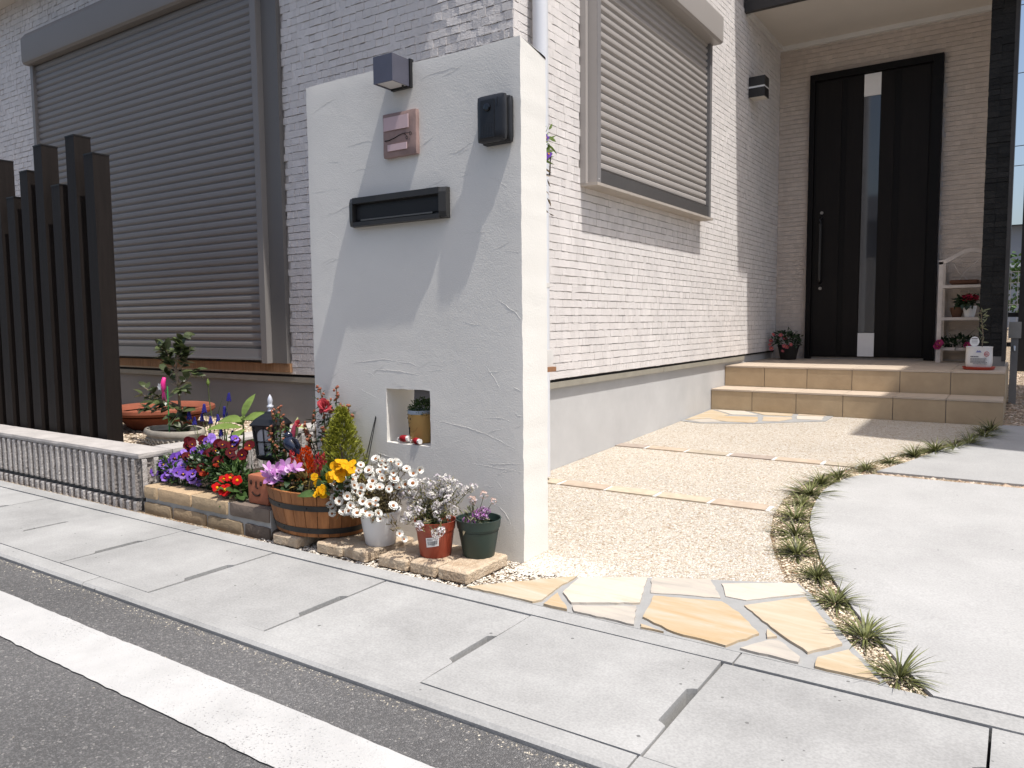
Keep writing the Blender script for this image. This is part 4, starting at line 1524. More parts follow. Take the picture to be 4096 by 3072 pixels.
def pansy(name, top, low, blotch, r=0.018):
    mb = MB()
    for a, m, k in ((1.15, 0, 1.0), (pi - 1.15, 0, 1.0), (0.15, 0, 0.95), (pi - 0.15, 0, 0.95), (-pi / 2, 1, 1.05)):
        mb.m = m
        petal(mb, a, 0.001, r * k, r * (1.05 if m == 0 else 1.35), 0.12, -0.002, 0.0005 * (1 if m else 0) + (0.001 if a in (0.15, pi - 0.15) else 0))
    mb.m = 2
    for a in (-pi / 2, -pi / 2 - 0.9, -pi / 2 + 0.9):
        petal(mb, a, 0.0015, r * 0.55, r * 0.34, 0.1, 0, 0.0028)
    mb.m = 3
    mb.blob((0, -0.001, 0.0028), r * 0.16, 0.5, 6, 3)
    return mb.data(name, [top, low, blotch, F_eye])
def rosette(name, m, eye, n, r, w, cup=0.1, layers=1, er=0.28, emat=F_eye, dome=0.5):
    mb = MB()
    for l in range(layers):
        for i in range(n):
            petal(mb, 2 * pi * (i + 0.5 * l) / n + 0.1 * sin(i * 7.0 + l), r * 0.1, r * (1 - 0.18 * l), w * (1 - 0.1 * l), cup + 0.35 * l, 0, 0.001 * l)
    mb.m = 1
    mb.blob((0, 0, r * 0.16), r * er, dome, 8, 4)
    return mb.data(name, [m, emat])
def cluster(name, m, n, r, rng, fl=0.0045, m2=None):
    mb = MB()
    for i in range(n):
        d = rdir(rng, -0.5, 1)
        c = d * r * rng.uniform(0.7, 1.05)
        mb.m = 1 if m2 and rng.random() < 0.35 else 0
        a = d.cross(V((0.3, 0.2, 0.9))).normalized()
        b = d.cross(a)
        f = fl * rng.uniform(0.8, 1.25)
        ph = rng.uniform(0, pi)
        vs = [c]
        for k in range(8):
            q = f * (1 if k % 2 == 0 else 0.45)
            t = ph + 2 * pi * k / 8
            vs.append(c + a * q * cos(t) + b * q * sin(t) + d * 0.001)
        mb.add(vs, [(0, 1 + k, 1 + (k + 1) % 8) for k in range(8)])
    return mb.data(name, [m, m2 or m])

def foliage(mb, rng, n, cen, rad, L, Wd, zc=0.0, up=0.5, bend=0.3, seg=3, inner=0.5, peak=0.45):
    """leaves scattered through an ellipsoid, growing outwards and up"""
    cen = V(cen)
    for _ in range(n):
        d = rdir(rng, -0.55, 1)
        k = rng.uniform(inner, 1.0)
        p = cen + V((d.x * rad[0] * k, d.y * rad[1] * k, d.z * rad[2] * k))
        dr = (d * 0.8 + rdir(rng) * 0.7 + V((0, 0, up))).normalized()
        nr = (V((0, 0, 1)) + rdir(rng) * 0.8).normalized()
        mb.leaf(p, dr, nr, L * rng.uniform(0.6, 1.25), Wd * rng.uniform(0.7, 1.2), bend * rng.uniform(0, 1.5), seg, 0.15, peak)

def facing(p, rng, k=0.5, up=0.35):
    d = (CAMP - V(p)).normalized()
    return (d * 0.75 + V((0.15, -0.1, up)) + rdir(rng) * k).normalized()

def stem(mb, a, b, r, rng, sag=0.0, n=4):
    a, b = V(a), V(b)
    pts = []
    for i in range(n + 1):
        t = i / n
        p = a.lerp(b, t)
        p += V((rng.uniform(-1, 1), rng.uniform(-1, 1), 0)) * r * 2 * sin(pi * t)
        p.z += sag * sin(pi * t)
        pts.append(p)
    mb.tube(pts, [r * (1 - 0.4 * i / n) for i in range(n + 1)], 5, False)

# =================================================================== PANSY BED
rng = random.Random(40)
DRED=[(-2.817,1.83,0.258),(-2.792,1.834,0.265),(-2.783,1.799,0.222),(-2.645,1.804,0.24),(-2.618,1.834,0.28),(-2.524,1.827,0.28),(-2.707,1.788,0.216),(-2.434,1.804,0.259),(-2.513,1.808,0.257),(-2.736,1.845,0.284),(-2.591,1.832,0.279),(-2.611,1.814,0.256),(-2.69,1.762,0.185)]
ORED=[(-2.551,1.784,0.225),(-2.619,1.76,0.19),(-2.422,1.83,0.291)]
PURP=[(-2.948,1.793,0.199),(-2.954,1.775,0.176),(-2.94,1.756,0.152),(-2.868,1.765,0.17),(-2.855,1.795,0.21),(-2.814,1.778,0.192),(-2.838,1.752,0.157),(-2.773,1.754,0.166),(-2.732,1.749,0.165),(-2.675,1.745,0.166),(-2.849,1.745,0.138),(-2.749,1.814,0.244),(-2.684,1.804,0.236),(-2.651,1.84,0.285),(-2.703,1.842,0.284),(-2.527,1.84,0.295),(-2.815,1.81,0.233),(-2.811,1.758,0.168),(-2.672,1.745,0.152),(-2.776,1.773,0.19),(-2.905,1.775,0.18),(-2.862,1.782,0.193),(-2.969,1.799,0.205),(-2.825,1.799,0.218),(-2.682,1.849,0.294)]
PRIM=[(-2.475,1.75,0.172),(-2.438,1.75,0.179),(-2.394,1.75,0.175),(-2.419,1.715,0.142),(-2.468,1.715,0.145)]
me_vi = pansy('viola_flower', F_purp, F_lil, F_drk, 0.0165)
me_vi2 = pansy('viola_flower', F_lil, F_lil, F_purp, 0.0155)
me_dr = pansy('pansy_flower', F_dred, F_dred, F_drk, 0.0205)
me_dr2 = pansy('pansy_flower', F_dred, fm('petal_wine', (0.17, 0.008, 0.012)), F_drk, 0.0205)
me_or = pansy('pansy_flower', F_dred, F_ored, F_dred, 0.025)
me_pr = rosette('primula_flower', F_red, F_eye, 5, 0.022, 0.021, 0.05, 1, 0.27)

def bed_plant(name, label, cat, at, spots, mes, nm, leaves, rad, cen, sc_=1.0, lm=G1, L=0.024, Wd=0.012, extra=0):
    t = thing(name, label, cat, at)
    mb = MB()
    foliage(mb, rng, leaves, cen, rad, L, Wd)
    for p in spots:
        stem(mb, (p[0] * 0.6 + cen[0] * 0.4, p[1] + 0.03, at[2]), V(p) - V((0, -0.004, 0.004)), 0.0013, rng)
    mb.build('foliage', lm, t)
    for p in spots:
        put(nm, rng.choice(mes), t, p, facing(p, rng, 0.35), rng.uniform(-0.4, 0.4), sc_ * rng.uniform(0.85, 1.2))
        for _ in range(extra):
            q = V(p) + V((rng.uniform(-0.028, 0.028), rng.uniform(-0.004, 0.03), rng.uniform(-0.02, 0.02)))
            put(nm, rng.choice(mes), t, q, facing(q, rng, 0.45), rng.uniform(-0.4, 0.4), sc_ * rng.uniform(0.8, 1.1))
    return t
bed_plant('viola_plant', 'mound of small purple violas beside the block wall corner', 'flowers', (-2.84, 1.82, 0.085), [p for p in PURP if p[0] < -2.74],
          [me_vi, me_vi, me_vi2], 'viola_flower', 560, (0.12, 0.055, 0.065), (-2.85, 1.805, 0.15), 1.12, extra=1)
bed_plant('viola_plant', 'purple violas at the back of the bed among the dark red pansies', 'flowers', (-2.62, 1.86, 0.085), [p for p in PURP if p[0] >= -2.74],
          [me_vi, me_vi2], 'viola_flower', 520, (0.13, 0.05, 0.085), (-2.64, 1.82, 0.19), 1.15, extra=1)
bed_plant('pansy_plant', 'dark red pansies with yellow eyes in the middle of the brick-edged bed', 'flowers', (-2.66, 1.83, 0.085), DRED,
          [me_dr, me_dr, me_dr2], 'pansy_flower', 620, (0.17, 0.05, 0.085), (-2.62, 1.80, 0.17), 1.0, G2, extra=1)
bed_plant('pansy_plant', 'orange-red pansies above the bricks left of the lantern', 'flowers', (-2.52, 1.82, 0.085), ORED,
          [me_or], 'pansy_flower', 360, (0.13, 0.045, 0.06), (-2.48, 1.80, 0.16), 1.0, G1, 0.032, 0.010)
t = bed_plant('primula_plant', 'bright red primulas with yellow centres spilling over the edging bricks', 'flowers', (-2.43, 1.79, 0.085), PRIM,
              [me_pr], 'primula_flower', 90, (0.06, 0.04, 0.03), (-2.43, 1.765, 0.125), 1.0, G1, 0.045, 0.024)
mb = MB()
mb.leaf((-2.375, 1.75, 0.118), (0.8, -0.5, 0.12), (0, -0.2, 1), 0.07, 0.034, 0.15, 4, 0.2)
mb.leaf((-2.39, 1.76, 0.118), (0.6, -0.9, 0.1), (0, -0.2, 1), 0.05, 0.028, 0.15, 4, 0.2)
mb.build('large_leaf', G1, t)

# grape hyacinths
mu = thing('grape_hyacinths', 'clump of blue grape hyacinths on thin stems behind the violas', 'flowers', (-2.93, 2.02, 0.085))
MUSC=[(-3.089,2.02,0.343),(-2.976,2.02,0.38),(-2.995,2.02,0.34),(-2.933,2.02,0.332),(-2.879,2.02,0.344),(-2.8,2.02,0.439),(-2.83,2.02,0.378),(-2.829,2.02,0.357),(-3.051,2.02,0.32),(-2.862,2.02,0.283),(-2.785,2.02,0.279)]
mb = MB()
for i in range(46):
    a = i * 2.4
    rr = 0.0085 * (1 - (i / 46) * 0.75)
    mb.blob((rr * cos(a), rr * sin(a), -0.014 + 0.034 * i / 46), 0.0032, 1.1, 5, 3)
me_mu = mb.data('flower_spike', [F_blue])
mb = MB()
for p in MUSC:
    stem(mb, (-2.915 + (p[0] + 2.93) * 0.35, 2.03 + rng.uniform(-0.03, 0.03), 0.09), p, 0.0022, rng)
    put('flower_spike', me_mu, mu, p, V((rng.uniform(-0.3, 0.2), 0, 1)), rng.uniform(0, 6), rng.uniform(0.85, 1.15))
mb.build('stems', STM, mu)
mb = MB()
for _ in range(26):
    p = (-2.90 + rng.uniform(-0.05, 0.09), 2.02 + rng.uniform(-0.05, 0.05), 0.086)
    d = V((rng.uniform(-0.5, 0.5), rng.uniform(-0.3, 0.3), 1))
    mb.leaf(p, d, V((rng.uniform(-1, 1), -0.6, 0.2)), rng.uniform(0.13, 0.24), 0.007, rng.uniform(0, 0.5), 6, 0.2, 0.35)
mb.build('leaves', G1, mu)
al = thing('bulb_shoot', 'tall green shoot with one pale closed bud behind the grape hyacinths', 'plant', (-3.11, 2.14, 0.197))
mb = MB()
stem(mb, (-3.11, 2.14, 0.197), (-3.115, 2.14, 0.475), 0.0035, rng)
mb.build('stalk', STM, al)
mb = MB()
mb.lathe((-3.115, 2.14, 0.468), [(0.003, 0), (0.008, 0.010), (0.0075, 0.018), (0.001, 0.035)], 8)
mb.build('bud', G3, al, smooth=True)
mb = MB()
mb.leaf((-3.10, 2.14, 0.197), (0.25, 0, 1), (-0.3, -1, 0), 0.24, 0.012, 0.1, 6, 0.2, 0.3)
mb.leaf((-3.12, 2.14, 0.197), (-0.1, 0.1, 1), (0.3, -1, 0), 0.16, 0.010, 0.1, 6, 0.2, 0.3)
mb.build('leaves', G1, al)

# broad-leaved light green plant
bl = thing('broadleaf_plant', 'light green plant with long pointed leaves left of the lantern', 'plant', (-2.70, 2.0, 0.085))
mb = MB()
stem(mb, (-2.70, 2.0, 0.085), (-2.685, 2.0, 0.36), 0.005, rng)
mb.build('stalk', G3, bl)
for k, (z, az, el, L) in enumerate(((0.36, 1.4, 1.2, 0.10), (0.355, 0.1, 0.25, 0.13), (0.35, 0.9, 0.5, 0.09), (0.345, 3.3, 0.15, 0.13), (0.33, 2.7, 0.35, 0.11),
                                    (0.32, 4.2, 0.2, 0.12), (0.31, 5.4, 0.1, 0.12), (0.29, 3.0, 0.0, 0.12), (0.27, 4.6, -0.1, 0.11), (0.26, 0.4, 0.0, 0.10),
                                    (0.24, 3.8, -0.2, 0.11), (0.21, 5.2, -0.2, 0.11), (0.19, 2.6, -0.2, 0.10), (0.17, 4.4, -0.2, 0.11), (0.23, 1.2, 0.1, 0.1))):
    mb = MB()
    d = V((cos(az) * cos(el), sin(az) * cos(el), sin(el)))
    nr = V((0, 0, 1)) if abs(el) < 1 else V((0, -1, 0.3))
    mb.leaf((-2.685 - (0.36 - z) * 0.04, 2.0, z), d, nr + V((0.1, -0.5, 0)), L * 1.15, L * 0.46, 0.22, 6, 0.25, 0.5)
    mb.build('leaf', G3, bl)

# lantern
ln = thing('garden_lantern', 'small black four-sided garden lantern with arched panes and a silver finial', 'lantern', (-2.47, 1.97, 0.085))
LX, LY = -2.47, 1.97
def quad_ring(mb, prof, rot=0.22):
    vs = []
    for r, z in prof:
        for k in range(4):
            t = rot + pi / 4 + k * pi / 2
            vs.append((LX + r * 1.414 * cos(t), LY + r * 1.414 * sin(t), z))
    fs = [(i * 4 + k, i * 4 + (k + 1) % 4, (i + 1) * 4 + (k + 1) % 4, (i + 1) * 4 + k) for i in range(len(prof) - 1) for k in range(4)]
    fs += [(3, 2, 1, 0), tuple(range(4 * len(prof) - 4, 4 * len(prof)))]
    mb.add(vs, fs)
mb = MB()
mb.tube([(LX, LY, 0.03), (LX, LY, 0.225)], 0.012, 10)
mb.build('stake', M_blk, ln)
mb = MB()
quad_ring(mb, [(0.030, 0.212), (0.042, 0.222), (0.042, 0.232), (0.036, 0.236)])
mb.build('base', M_blk, ln)
M_pane = mat('frosted_pane', (0.50, 0.50, 0.52), 0.35, 0.08, 12, spec=0.5)
mb = MB()
quad_ring(mb, [(0.037, 0.236), (0.046, 0.345)])
mb.build('glass', M_pane, ln)
for k in range(4):
    t = 0.22 + pi / 4 + k * pi / 2
    mb = MB()
    mb.tube([(LX + 0.0385 * 1.414 * cos(t), LY + 0.0385 * 1.414 * sin(t), 0.232), (LX + 0.0485 * 1.414 * cos(t), LY + 0.0485 * 1.414 * sin(t), 0.35)], 0.0055, 6)
    mb.build('corner_post', M_blk, ln)
    t = 0.22 + k * pi / 2
    n_ = V((cos(t), sin(t), 0))
    s_ = V((-sin(t), cos(t), 0))
    def fp(u, z, off=0.0025):
        r = 0.0372 + (z - 0.236) * 0.0826 + off
        return V((LX, LY, z)) + n_ * r + s_ * u
    mb = MB()
    mb.tube([fp(0, 0.237), fp(0, 0.345)], 0.0022, 5)
    mb.tube([fp(-0.038, 0.288), fp(0.038, 0.288)], 0.0022, 5)
    # arched spandrels
    arcp = [(0.032 * cos(a), 0.312 + 0.027 * sin(a)) for a in [pi * i / 10 for i in range(11)]]
    vs = [fp(u, z, 0.002) for u, z in arcp] + [fp(u * 1.35, 0.349, 0.002) for u, z in arcp]
    mb.add(vs, [(i, i + 1, 12 + i, 11 + i) for i in range(10)])
    for sg in (-1, 1):
        mb.add([fp(sg * 0.030, 0.236, 0.002), fp(sg * 0.040, 0.236, 0.002), fp(sg * 0.045, 0.349, 0.002), fp(sg * 0.032, 0.312, 0.002)], [(0, 1, 2, 3)])
    mb.build('pane_tracery', M_blk, ln)
    mb = MB()
    mb.blob(fp(0.006, 0.260, 0.003), 0.009, 1.3, 8, 4)
    mb.blob(fp(0.006, 0.276, 0.003), 0.006, 1.0, 8, 4)
    mb.tube([fp(0.012, 0.258, 0.003), fp(0.022, 0.254, 0.003), fp(0.025, 0.262, 0.003)], 0.003, 5)
    mb.build('silhouette', M_blk, ln)
mb = MB()
quad_ring(mb, [(0.056, 0.349), (0.058, 0.355), (0.043, 0.377), (0.028, 0.390), (0.018, 0.397), (0.012, 0.405)])
mb.build('roof', mat('lantern_black', (0.014, 0.014, 0.015), 0.3, 0.1, 20, spec=0.5), ln)
mb = MB()
mb.lathe((LX, LY, 0.404), [(0.012, 0), (0.010, 0.006), (0.006, 0.012), (0.013, 0.017), (0.013, 0.023), (0.008, 0.026), (0.009, 0.034), (0.0105, 0.045), (0.007, 0.058), (0.001, 0.068)], 16)
mb.build('finial', mat('silver_paint', (0.62, 0.64, 0.70), 0.3, 0.05, 10, spec=0.5, metal=0.3), ln, smooth=True)

# snapdragons against the end of the gate wall
me_bud = None
mb = MB()
mb.blob((0, 0, 0.003), 0.006, 1.25, 6, 4)
mb.m = 1
mb.blob((0, 0, -0.003), 0.0045, 0.9, 6, 3)
me_bud = mb.data('bud', [F_bud, G6])
def snap(name, label, base, tips, rng, lm, nleaf):
    t = thing(name, label, 'flowers', base)
    mb = MB()
    ml = MB()
    for tp in tips:
        stem(mb, (base[0] + rng.uniform(-0.02, 0.02), base[1] + rng.uniform(-0.015, 0.015), base[2]), tp, 0.0028, rng, 0, 6)
        b0 = V(base)
        for i in range(nleaf):
            k = rng.uniform(0.12, 0.97)
            p = b0.lerp(V(tp), k) + V((rng.uniform(-1, 1), rng.uniform(-1, 1), 0)) * 0.010
            d = rdir(rng, -0.3, 0.7)
            ml.leaf(p, d, V((0, 0, 1)) + rdir(rng) * 0.6, rng.uniform(0.02, 0.042), rng.uniform(0.006, 0.011), rng.uniform(0, 0.6), 4, 0.2)
        for i in range(6):
            p = V(tp) - V((rng.uniform(-0.012, 0.012), rng.uniform(-0.01, 0.01), i * 0.009 - 0.004))
            put('bud', me_bud, t, p, rdir(rng, 0.1, 1), 0, rng.uniform(0.7, 1.2))
    mb.build('stems', mat('stem_brown', (0.12, 0.085, 0.04), 0.7, 0.2, 30), t)
    ml.build('leaves', lm, t)
    return t
sn = snap('snapdragon', 'tall snapdragon with pink buds and one open bloom at the end of the gate wall', (-2.09, 1.915, 0.085),
     [(-2.13, 1.925, 0.515), (-2.046, 1.925, 0.515), (-2.16, 1.915, 0.425), (-2.115, 1.92, 0.447), (-2.20, 1.91, 0.382), (-1.985, 1.925, 0.454), (-2.022, 1.925, 0.455), (-2.075, 1.92, 0.47), (-2.17, 1.90, 0.33), (-2.10, 1.9, 0.37)], random.Random(6), G2, 34)
mb = MB()
r2 = random.Random(12)
for i in range(26):
    d = rdir(r2, -0.2, 1)
    mb.leaf(d * 0.006, (d + V((0, 0, 0.2))).normalized(), -d + V((0, 0, 1)), 0.026, 0.026, -0.5, 4, 0.3, 0.6)
me_open = mb.data('open_bloom', [fm('petal_coral', (0.60, 0.10, 0.12))])
put('open_bloom', me_open, sn, (-2.083, 1.905, 0.452), (0.4, -0.8, 0.4), 0, 1.0)
put('open_bloom', me_open, sn, (-2.215, 1.895, 0.380), (0.2, -0.8, 0.4), 0, 0.55)
snap('snapdragon', 'leafy green snapdragon with spent buds right behind the lantern', (-2.36, 1.935, 0.085),
     [(-2.37, 1.935, 0.43), (-2.40, 1.935, 0.415), (-2.34, 1.93, 0.37), (-2.41, 1.92, 0.35), (-2.33, 1.92, 0.31), (-2.38, 1.91, 0.30), (-2.30, 1.92, 0.27)], random.Random(16), G1, 36)
mb = MB()
c = V((-2.33, 1.99, 0.36))
hp = thing('pink_edged_leaf_plant', 'cream leaf with a pink edge standing between the two snapdragons', 'plant', (-2.31, 1.95, 0.085))
mb = MB()
mb.leaf((-2.305, 1.95, 0.31), (0.1, 0, 1), (0.3, -1, 0), 0.085, 0.026, 0.15, 5, 0.2)
mb.leaf((-2.30, 1.95, 0.36), (0.9, 0, 0.1), (0, -0.6, 1), 0.05, 0.02, 0.3, 5, 0.2)
mb.build('leaf', mat('leaf_cream', (0.42, 0.44, 0.20), 0.5, 0.15, 20), hp)
mb = MB()
mb.leaf((-2.315, 1.945, 0.30), (0.15, 0, 1), (0.3, -1, 0), 0.075, 0.022, 0.1, 5, 0.2)
mb.build('leaf', mat('leaf_pink', (0.34, 0.05, 0.09), 0.5, 0.15, 20), hp)
mb = MB()
stem(mb, (-2.31, 1.95, 0.085), (-2.305, 1.95, 0.32), 0.003, rng)
mb.build('stalk', STM, hp)
# glazed bird
gb = thing('glazed_bird', 'dark blue glazed bird ornament half hidden between lantern and snapdragon', 'ornament', (-2.26, 1.91, 0.20))
M_glz = mat('blue_glaze', (0.012, 0.016, 0.035), 0.12, 0.5, 30, spec=0.7)
mb = MB()
mb.lathe((0, 0, 0), [(0.004, -0.05), (0.014, -0.03), (0.026, -0.005), (0.03, 0.02), (0.022, 0.042), (0.004, 0.055)], 14)
o = put('body', mb.data('bird_body', [M_glz], True), gb, (-2.255, 1.90, 0.285), V((-0.45, -0.1, 0.55)), 0, 1.0)
mb = MB()
mb.blob((-2.278, 1.895, 0.332), 0.016, 1.0, 10, 6)
mb.build('head', M_glz, gb, smooth=True)
mb = MB()
mb.tube([(-2.289, 1.89, 0.334), (-2.303, 1.886, 0.337)], [0.004, 0.0008], 6)
mb.build('beak', M_blk, gb)
mb = MB()
mb.tube([(-2.245, 1.90, 0.08), (-2.25, 1.90, 0.25)], 0.004, 6)
mb.build('stake', M_blk, gb)
# black wire stakes
for nm, a, b, lab in (('wire_stake', (-1.948, 1.925, 0.14), (-1.879, 1.949, 0.424), 'left of two thin black wire stakes leaning on the gate wall'),
                      ('wire_stake', (-1.936, 1.92, 0.14), (-1.877, 1.948, 0.420), 'right of two thin black wire stakes leaning on the gate wall')):
    mb = MB()
    mb.tube([a, V(a).lerp(V(b), 0.5) + V((0.004 if 'right' in lab else -0.004, 0, 0)), b], 0.0016, 5)
    tag(mb.build(nm, M_blk, None, at=a), lab, 'stake', 'wire stakes')

# =================================================================== WOODEN TUB
tub = thing('wooden_tub', 'oval wooden half-barrel planter with two black hoops full of bright flowers', 'planter', (-2.05, 1.815, 0.037))
TC = (-2.022, 1.812, 0.037)
TSX, TSY = 0.214, 0.152
def tub_r(k):   # scale at height fraction
    return 0.82 + 0.18 * k
M_stave = mat('tub_wood', (0.25, 0.092, 0.028), 0.6, 0.3, 4, 0.35, 60, stretch=(9, 9, 0.9), objr=0.2, spec=0.3, col2=(0.37, 0.155, 0.055))
NS = 26
TH = 0.152
for i in range(NS):
    mb = MB()
    a0, a1 = 2 * pi * i / NS + 0.006, 2 * pi * (i + 1) / NS - 0.006
    vs = []
    for k in range(7):
        f = k / 6
        s = tub_r(f) + 0.012 * sin(pi * f)
        z = TC[2] + 0.004 + TH * f
        for a in (a0, (a0 + a1) / 2, a1):
            for q in (1.0, 0.935):
                vs.append((TC[0] + TSX * s * q * cos(a), TC[1] + TSY * s * q * sin(a), z))
    fs = []
    for k in range(6):
        b = k * 6
        for j in (0, 2):
            fs.append((b + j, b + j + 2, b + j + 8, b + j + 6))
            fs.append((b + j + 3, b + j + 1, b + j + 7, b + j + 9))
        fs.append((b + 1, b, b + 6, b + 7))
        fs.append((b + 4, b + 5, b + 11, b + 10))
    fs += [(1, 3, 2, 0), (3, 5, 4, 2), (36, 38, 39, 37), (38, 40, 41, 39)]
    mb.add(vs, fs)
    mb.build('stave', M_stave, tub)
M_hoop = mat('tub_hoop', (0.018, 0.018, 0.018), 0.55, 0.3, 40, 0.2, 200, spec=0.4)
for f0, f1 in ((0.60, 0.725), (0.085, 0.21)):
    mb = MB()
    for s0, s1 in ((1.012, 1.012),):
        pr = []
        n = 64
        vs = []
        for f, q in ((f0, 1.0), (f0, 1.012), (f1, 1.012), (f1, 1.0)):
            s = (tub_r(f) + 0.012 * sin(pi * f)) * q
            for k in range(n):
                t = 2 * pi * k / n
                vs.append((TC[0] + TSX * s * cos(t), TC[1] + TSY * s * sin(t), TC[2] + 0.004 + TH * f))
        fs = [(r * n + k, r * n + (k + 1) % n, (r + 1) * n + (k + 1) % n, (r + 1) * n + k) for r in range(3) for k in range(n)]
        mb.add(vs, fs)
    h_ = mb.build('hoop', M_hoop, tub, autos=40)
    for k in range(4):
        mb = MB()
        t = -2.4 + k * 0.62
        f = (f0 + f1) / 2
        s = (tub_r(f) + 0.012 * sin(pi * f)) * 1.014
        mb.blob((TC[0] + TSX * s * cos(t), TC[1] + TSY * s * sin(t), TC[2] + 0.004 + TH * f), 0.0028, 1, 6, 3)
        mb.build('rivet', M_hoop, h_)
mb = MB()
mb.lathe((TC[0], TC[1], TC[2] + 0.135), [(0.92, 0.0), (0.5, 0.006), (0.05, 0.008)], 32, TSX, TSY, cap0=False, cap1=True)
mb.build('soil', M_dirt, tub)
tz = TC[2] + 0.138

# lemon cypress
cy = thing('lemon_cypress', 'yellow-green lemon cypress cone at the back of the wooden tub', 'conifer', (-1.975, 1.875, tz))
rng = random.Random(50)
mb = MB()
mb.tube([(-1.975, 1.875, tz - 0.01), (-1.97, 1.872, 0.40)], [0.006, 0.002], 6)
mb.build('trunk', BRK, cy)
mb = MB()
for _ in range(1900):
    h = rng.random() ** 0.8
    r = 0.108 * (1 - h) ** 0.75 * (0.45 + 0.55 * min(1, h * 5 + 0.35))
    a = rng.uniform(0, 2 * pi)
    k = rng.uniform(0.35, 1.05)
    p = V((-1.968 + r * k * cos(a), 1.872 + r * k * 0.85 * sin(a), tz + 0.012 + h * 0.258))
    d = (V((cos(a), sin(a), 0)) * 0.8 + V((0, 0, rng.uniform(0.6, 1.6))) + rdir(rng) * 0.4).normalized()
    L = rng.uniform(0.014, 0.03)
    mb.leaf(p, d, rdir(rng), L, 0.0032, rng.uniform(-0.2, 0.3), 3, 0.1)
    for sg in (-1, 1):
        q = p + d * L * rng.uniform(0.3, 0.6)
        mb.leaf(q, (d + rdir(rng) * 0.8).normalized(), rdir(rng), L * 0.6, 0.003, 0.1, 2, 0)
mb.build('crown', G4, cy)

# celosia
ce = thing('celosia_plant', 'orange and rose feather celosia plumes in the wooden tub', 'flowers', (-2.03, 1.78, tz))
CELO=[(-2.093,1.76,0.268,1),(-2.069,1.765,0.258,0),(-2.043,1.76,0.282,0),(-2.015,1.765,0.272,0),(-2.005,1.755,0.257,0),(-2.024,1.77,0.290,0),(-1.978,1.765,0.272,1),(-1.957,1.77,0.265,1),(-2.055,1.75,0.245,0)]
def plume(name, m):
    mb = MB()
    r = random.Random(len(name))
    for i in range(150):
        h = r.random()
        rad = 0.011 * (1 - h) ** 0.6
        a = r.uniform(0, 6.28)
        p = V((rad * cos(a), rad * sin(a), -0.04 + 0.075 * h))
        d = V((cos(a) * 0.6, sin(a) * 0.6, 1))
        mb.leaf(p, d, rdir(r), r.uniform(0.008, 0.016), 0.004, 0, 2)
    return mb.data(name, [m])
pl = [plume('plume', F_or), plume('plume_', F_rose)]
mb = MB()
foliage(mb, rng, 120, (-2.03, 1.755, 0.205), (0.085, 0.05, 0.045), 0.035, 0.013)
for (x, y, z, k) in CELO:
    put('plume', pl[k], ce, (x, y, z), V((rng.uniform(-0.15, 0.15), rng.uniform(-0.15, 0.1), 1)), 0, rng.uniform(0.85, 1.15))
    stem(mb, (x * 0.7 - 2.03 * 0.3, y, tz), (x, y, z - 0.03), 0.0025, rng)
mb.build('foliage', mat('leaf_bronze', (0.26, 0.20, 0.07), 0.6, 0.35, 25, island=0.4, trans=0.25), ce)
# cyclamen-like mauve flowers
cc = thing('cyclamen_plant', 'pale mauve and pink cyclamen at the left end of the wooden tub', 'flowers', (-2.15, 1.77, tz))
CYCL=[(-2.151,1.70,0.247),(-2.123,1.70,0.239),(-2.102,1.70,0.223),(-2.076,1.71,0.266),(-2.052,1.715,0.254),(-2.109,1.69,0.206),(-2.036,1.72,0.260),(-2.163,1.70,0.231),(-2.135,1.695,0.227),(-2.09,1.715,0.25),(-2.12,1.705,0.255)]
mb = MB()
for i in range(5):
    a = 2 * pi * i / 5
    d = V((cos(a) * 0.75, sin(a) * 0.75, 0.8))
    mb.m = i % 2
    mb.leaf((0, 0, 0), d, V((cos(a), sin(a), -0.6)), 0.027, 0.014, -0.25, 5, 0.3, 0.55)
me_cy = mb.data('cyclamen_flower', [F_mag, F_mag2])
mb = MB()
foliage(mb, rng, 60, (-2.10, 1.74, 0.20), (0.07, 0.05, 0.025), 0.035, 0.026, up=0.2)
for p in CYCL:
    stem(mb, (p[0] * 0.6 - 2.11 * 0.4, p[1] + 0.04, tz), p, 0.0014, rng)
    put('cyclamen_flower', me_cy, cc, p, (facing(p, rng, 0.8, 0.3)), rng.uniform(0, 6), rng.uniform(0.9, 1.25))
mb.build('foliage', G2, cc)
# yellow pansies
yp = thing('pansy_plant', 'bright yellow ruffled pansies at the right of the wooden tub', 'flowers', (-1.85, 1.76, tz))
YELP=[(-1.827,1.70,0.292),(-1.80,1.70,0.288),(-1.775,1.70,0.290),(-1.826,1.695,0.263),(-1.80,1.695,0.262),(-1.898,1.69,0.234),(-1.86,1.675,0.216),(-1.875,1.67,0.202),(-1.756,1.70,0.292),(-1.845,1.70,0.255),(-1.81,1.705,0.275)]
me_yp = pansy('pansy_flower', F_yel, F_yel, fm('petal_gold', (0.62, 0.26, 0.005)), 0.026)
mb = MB()
foliage(mb, rng, 120, (-1.86, 1.73, 0.215), (0.07, 0.045, 0.05), 0.035, 0.018)
for p in YELP:
    stem(mb, (p[0] * 0.5 - 1.86 * 0.5, p[1] + 0.05, tz), p, 0.0014, rng)
    put('pansy_flower', me_yp, yp, p, facing(p, rng, 0.9), rng.uniform(-0.5, 0.5), rng.uniform(0.6, 0.85))
    for _ in range(1):
        q = V(p) + V((rng.uniform(-0.02, 0.02), rng.uniform(-0.005, 0.02), rng.uniform(-0.015, 0.015)))
        put('pansy_flower', me_yp, yp, q, facing(q, rng, 1.0), rng.uniform(-0.5, 0.5), rng.uniform(0.5, 0.75))
mb.build('foliage', G1, yp)
mb = MB()
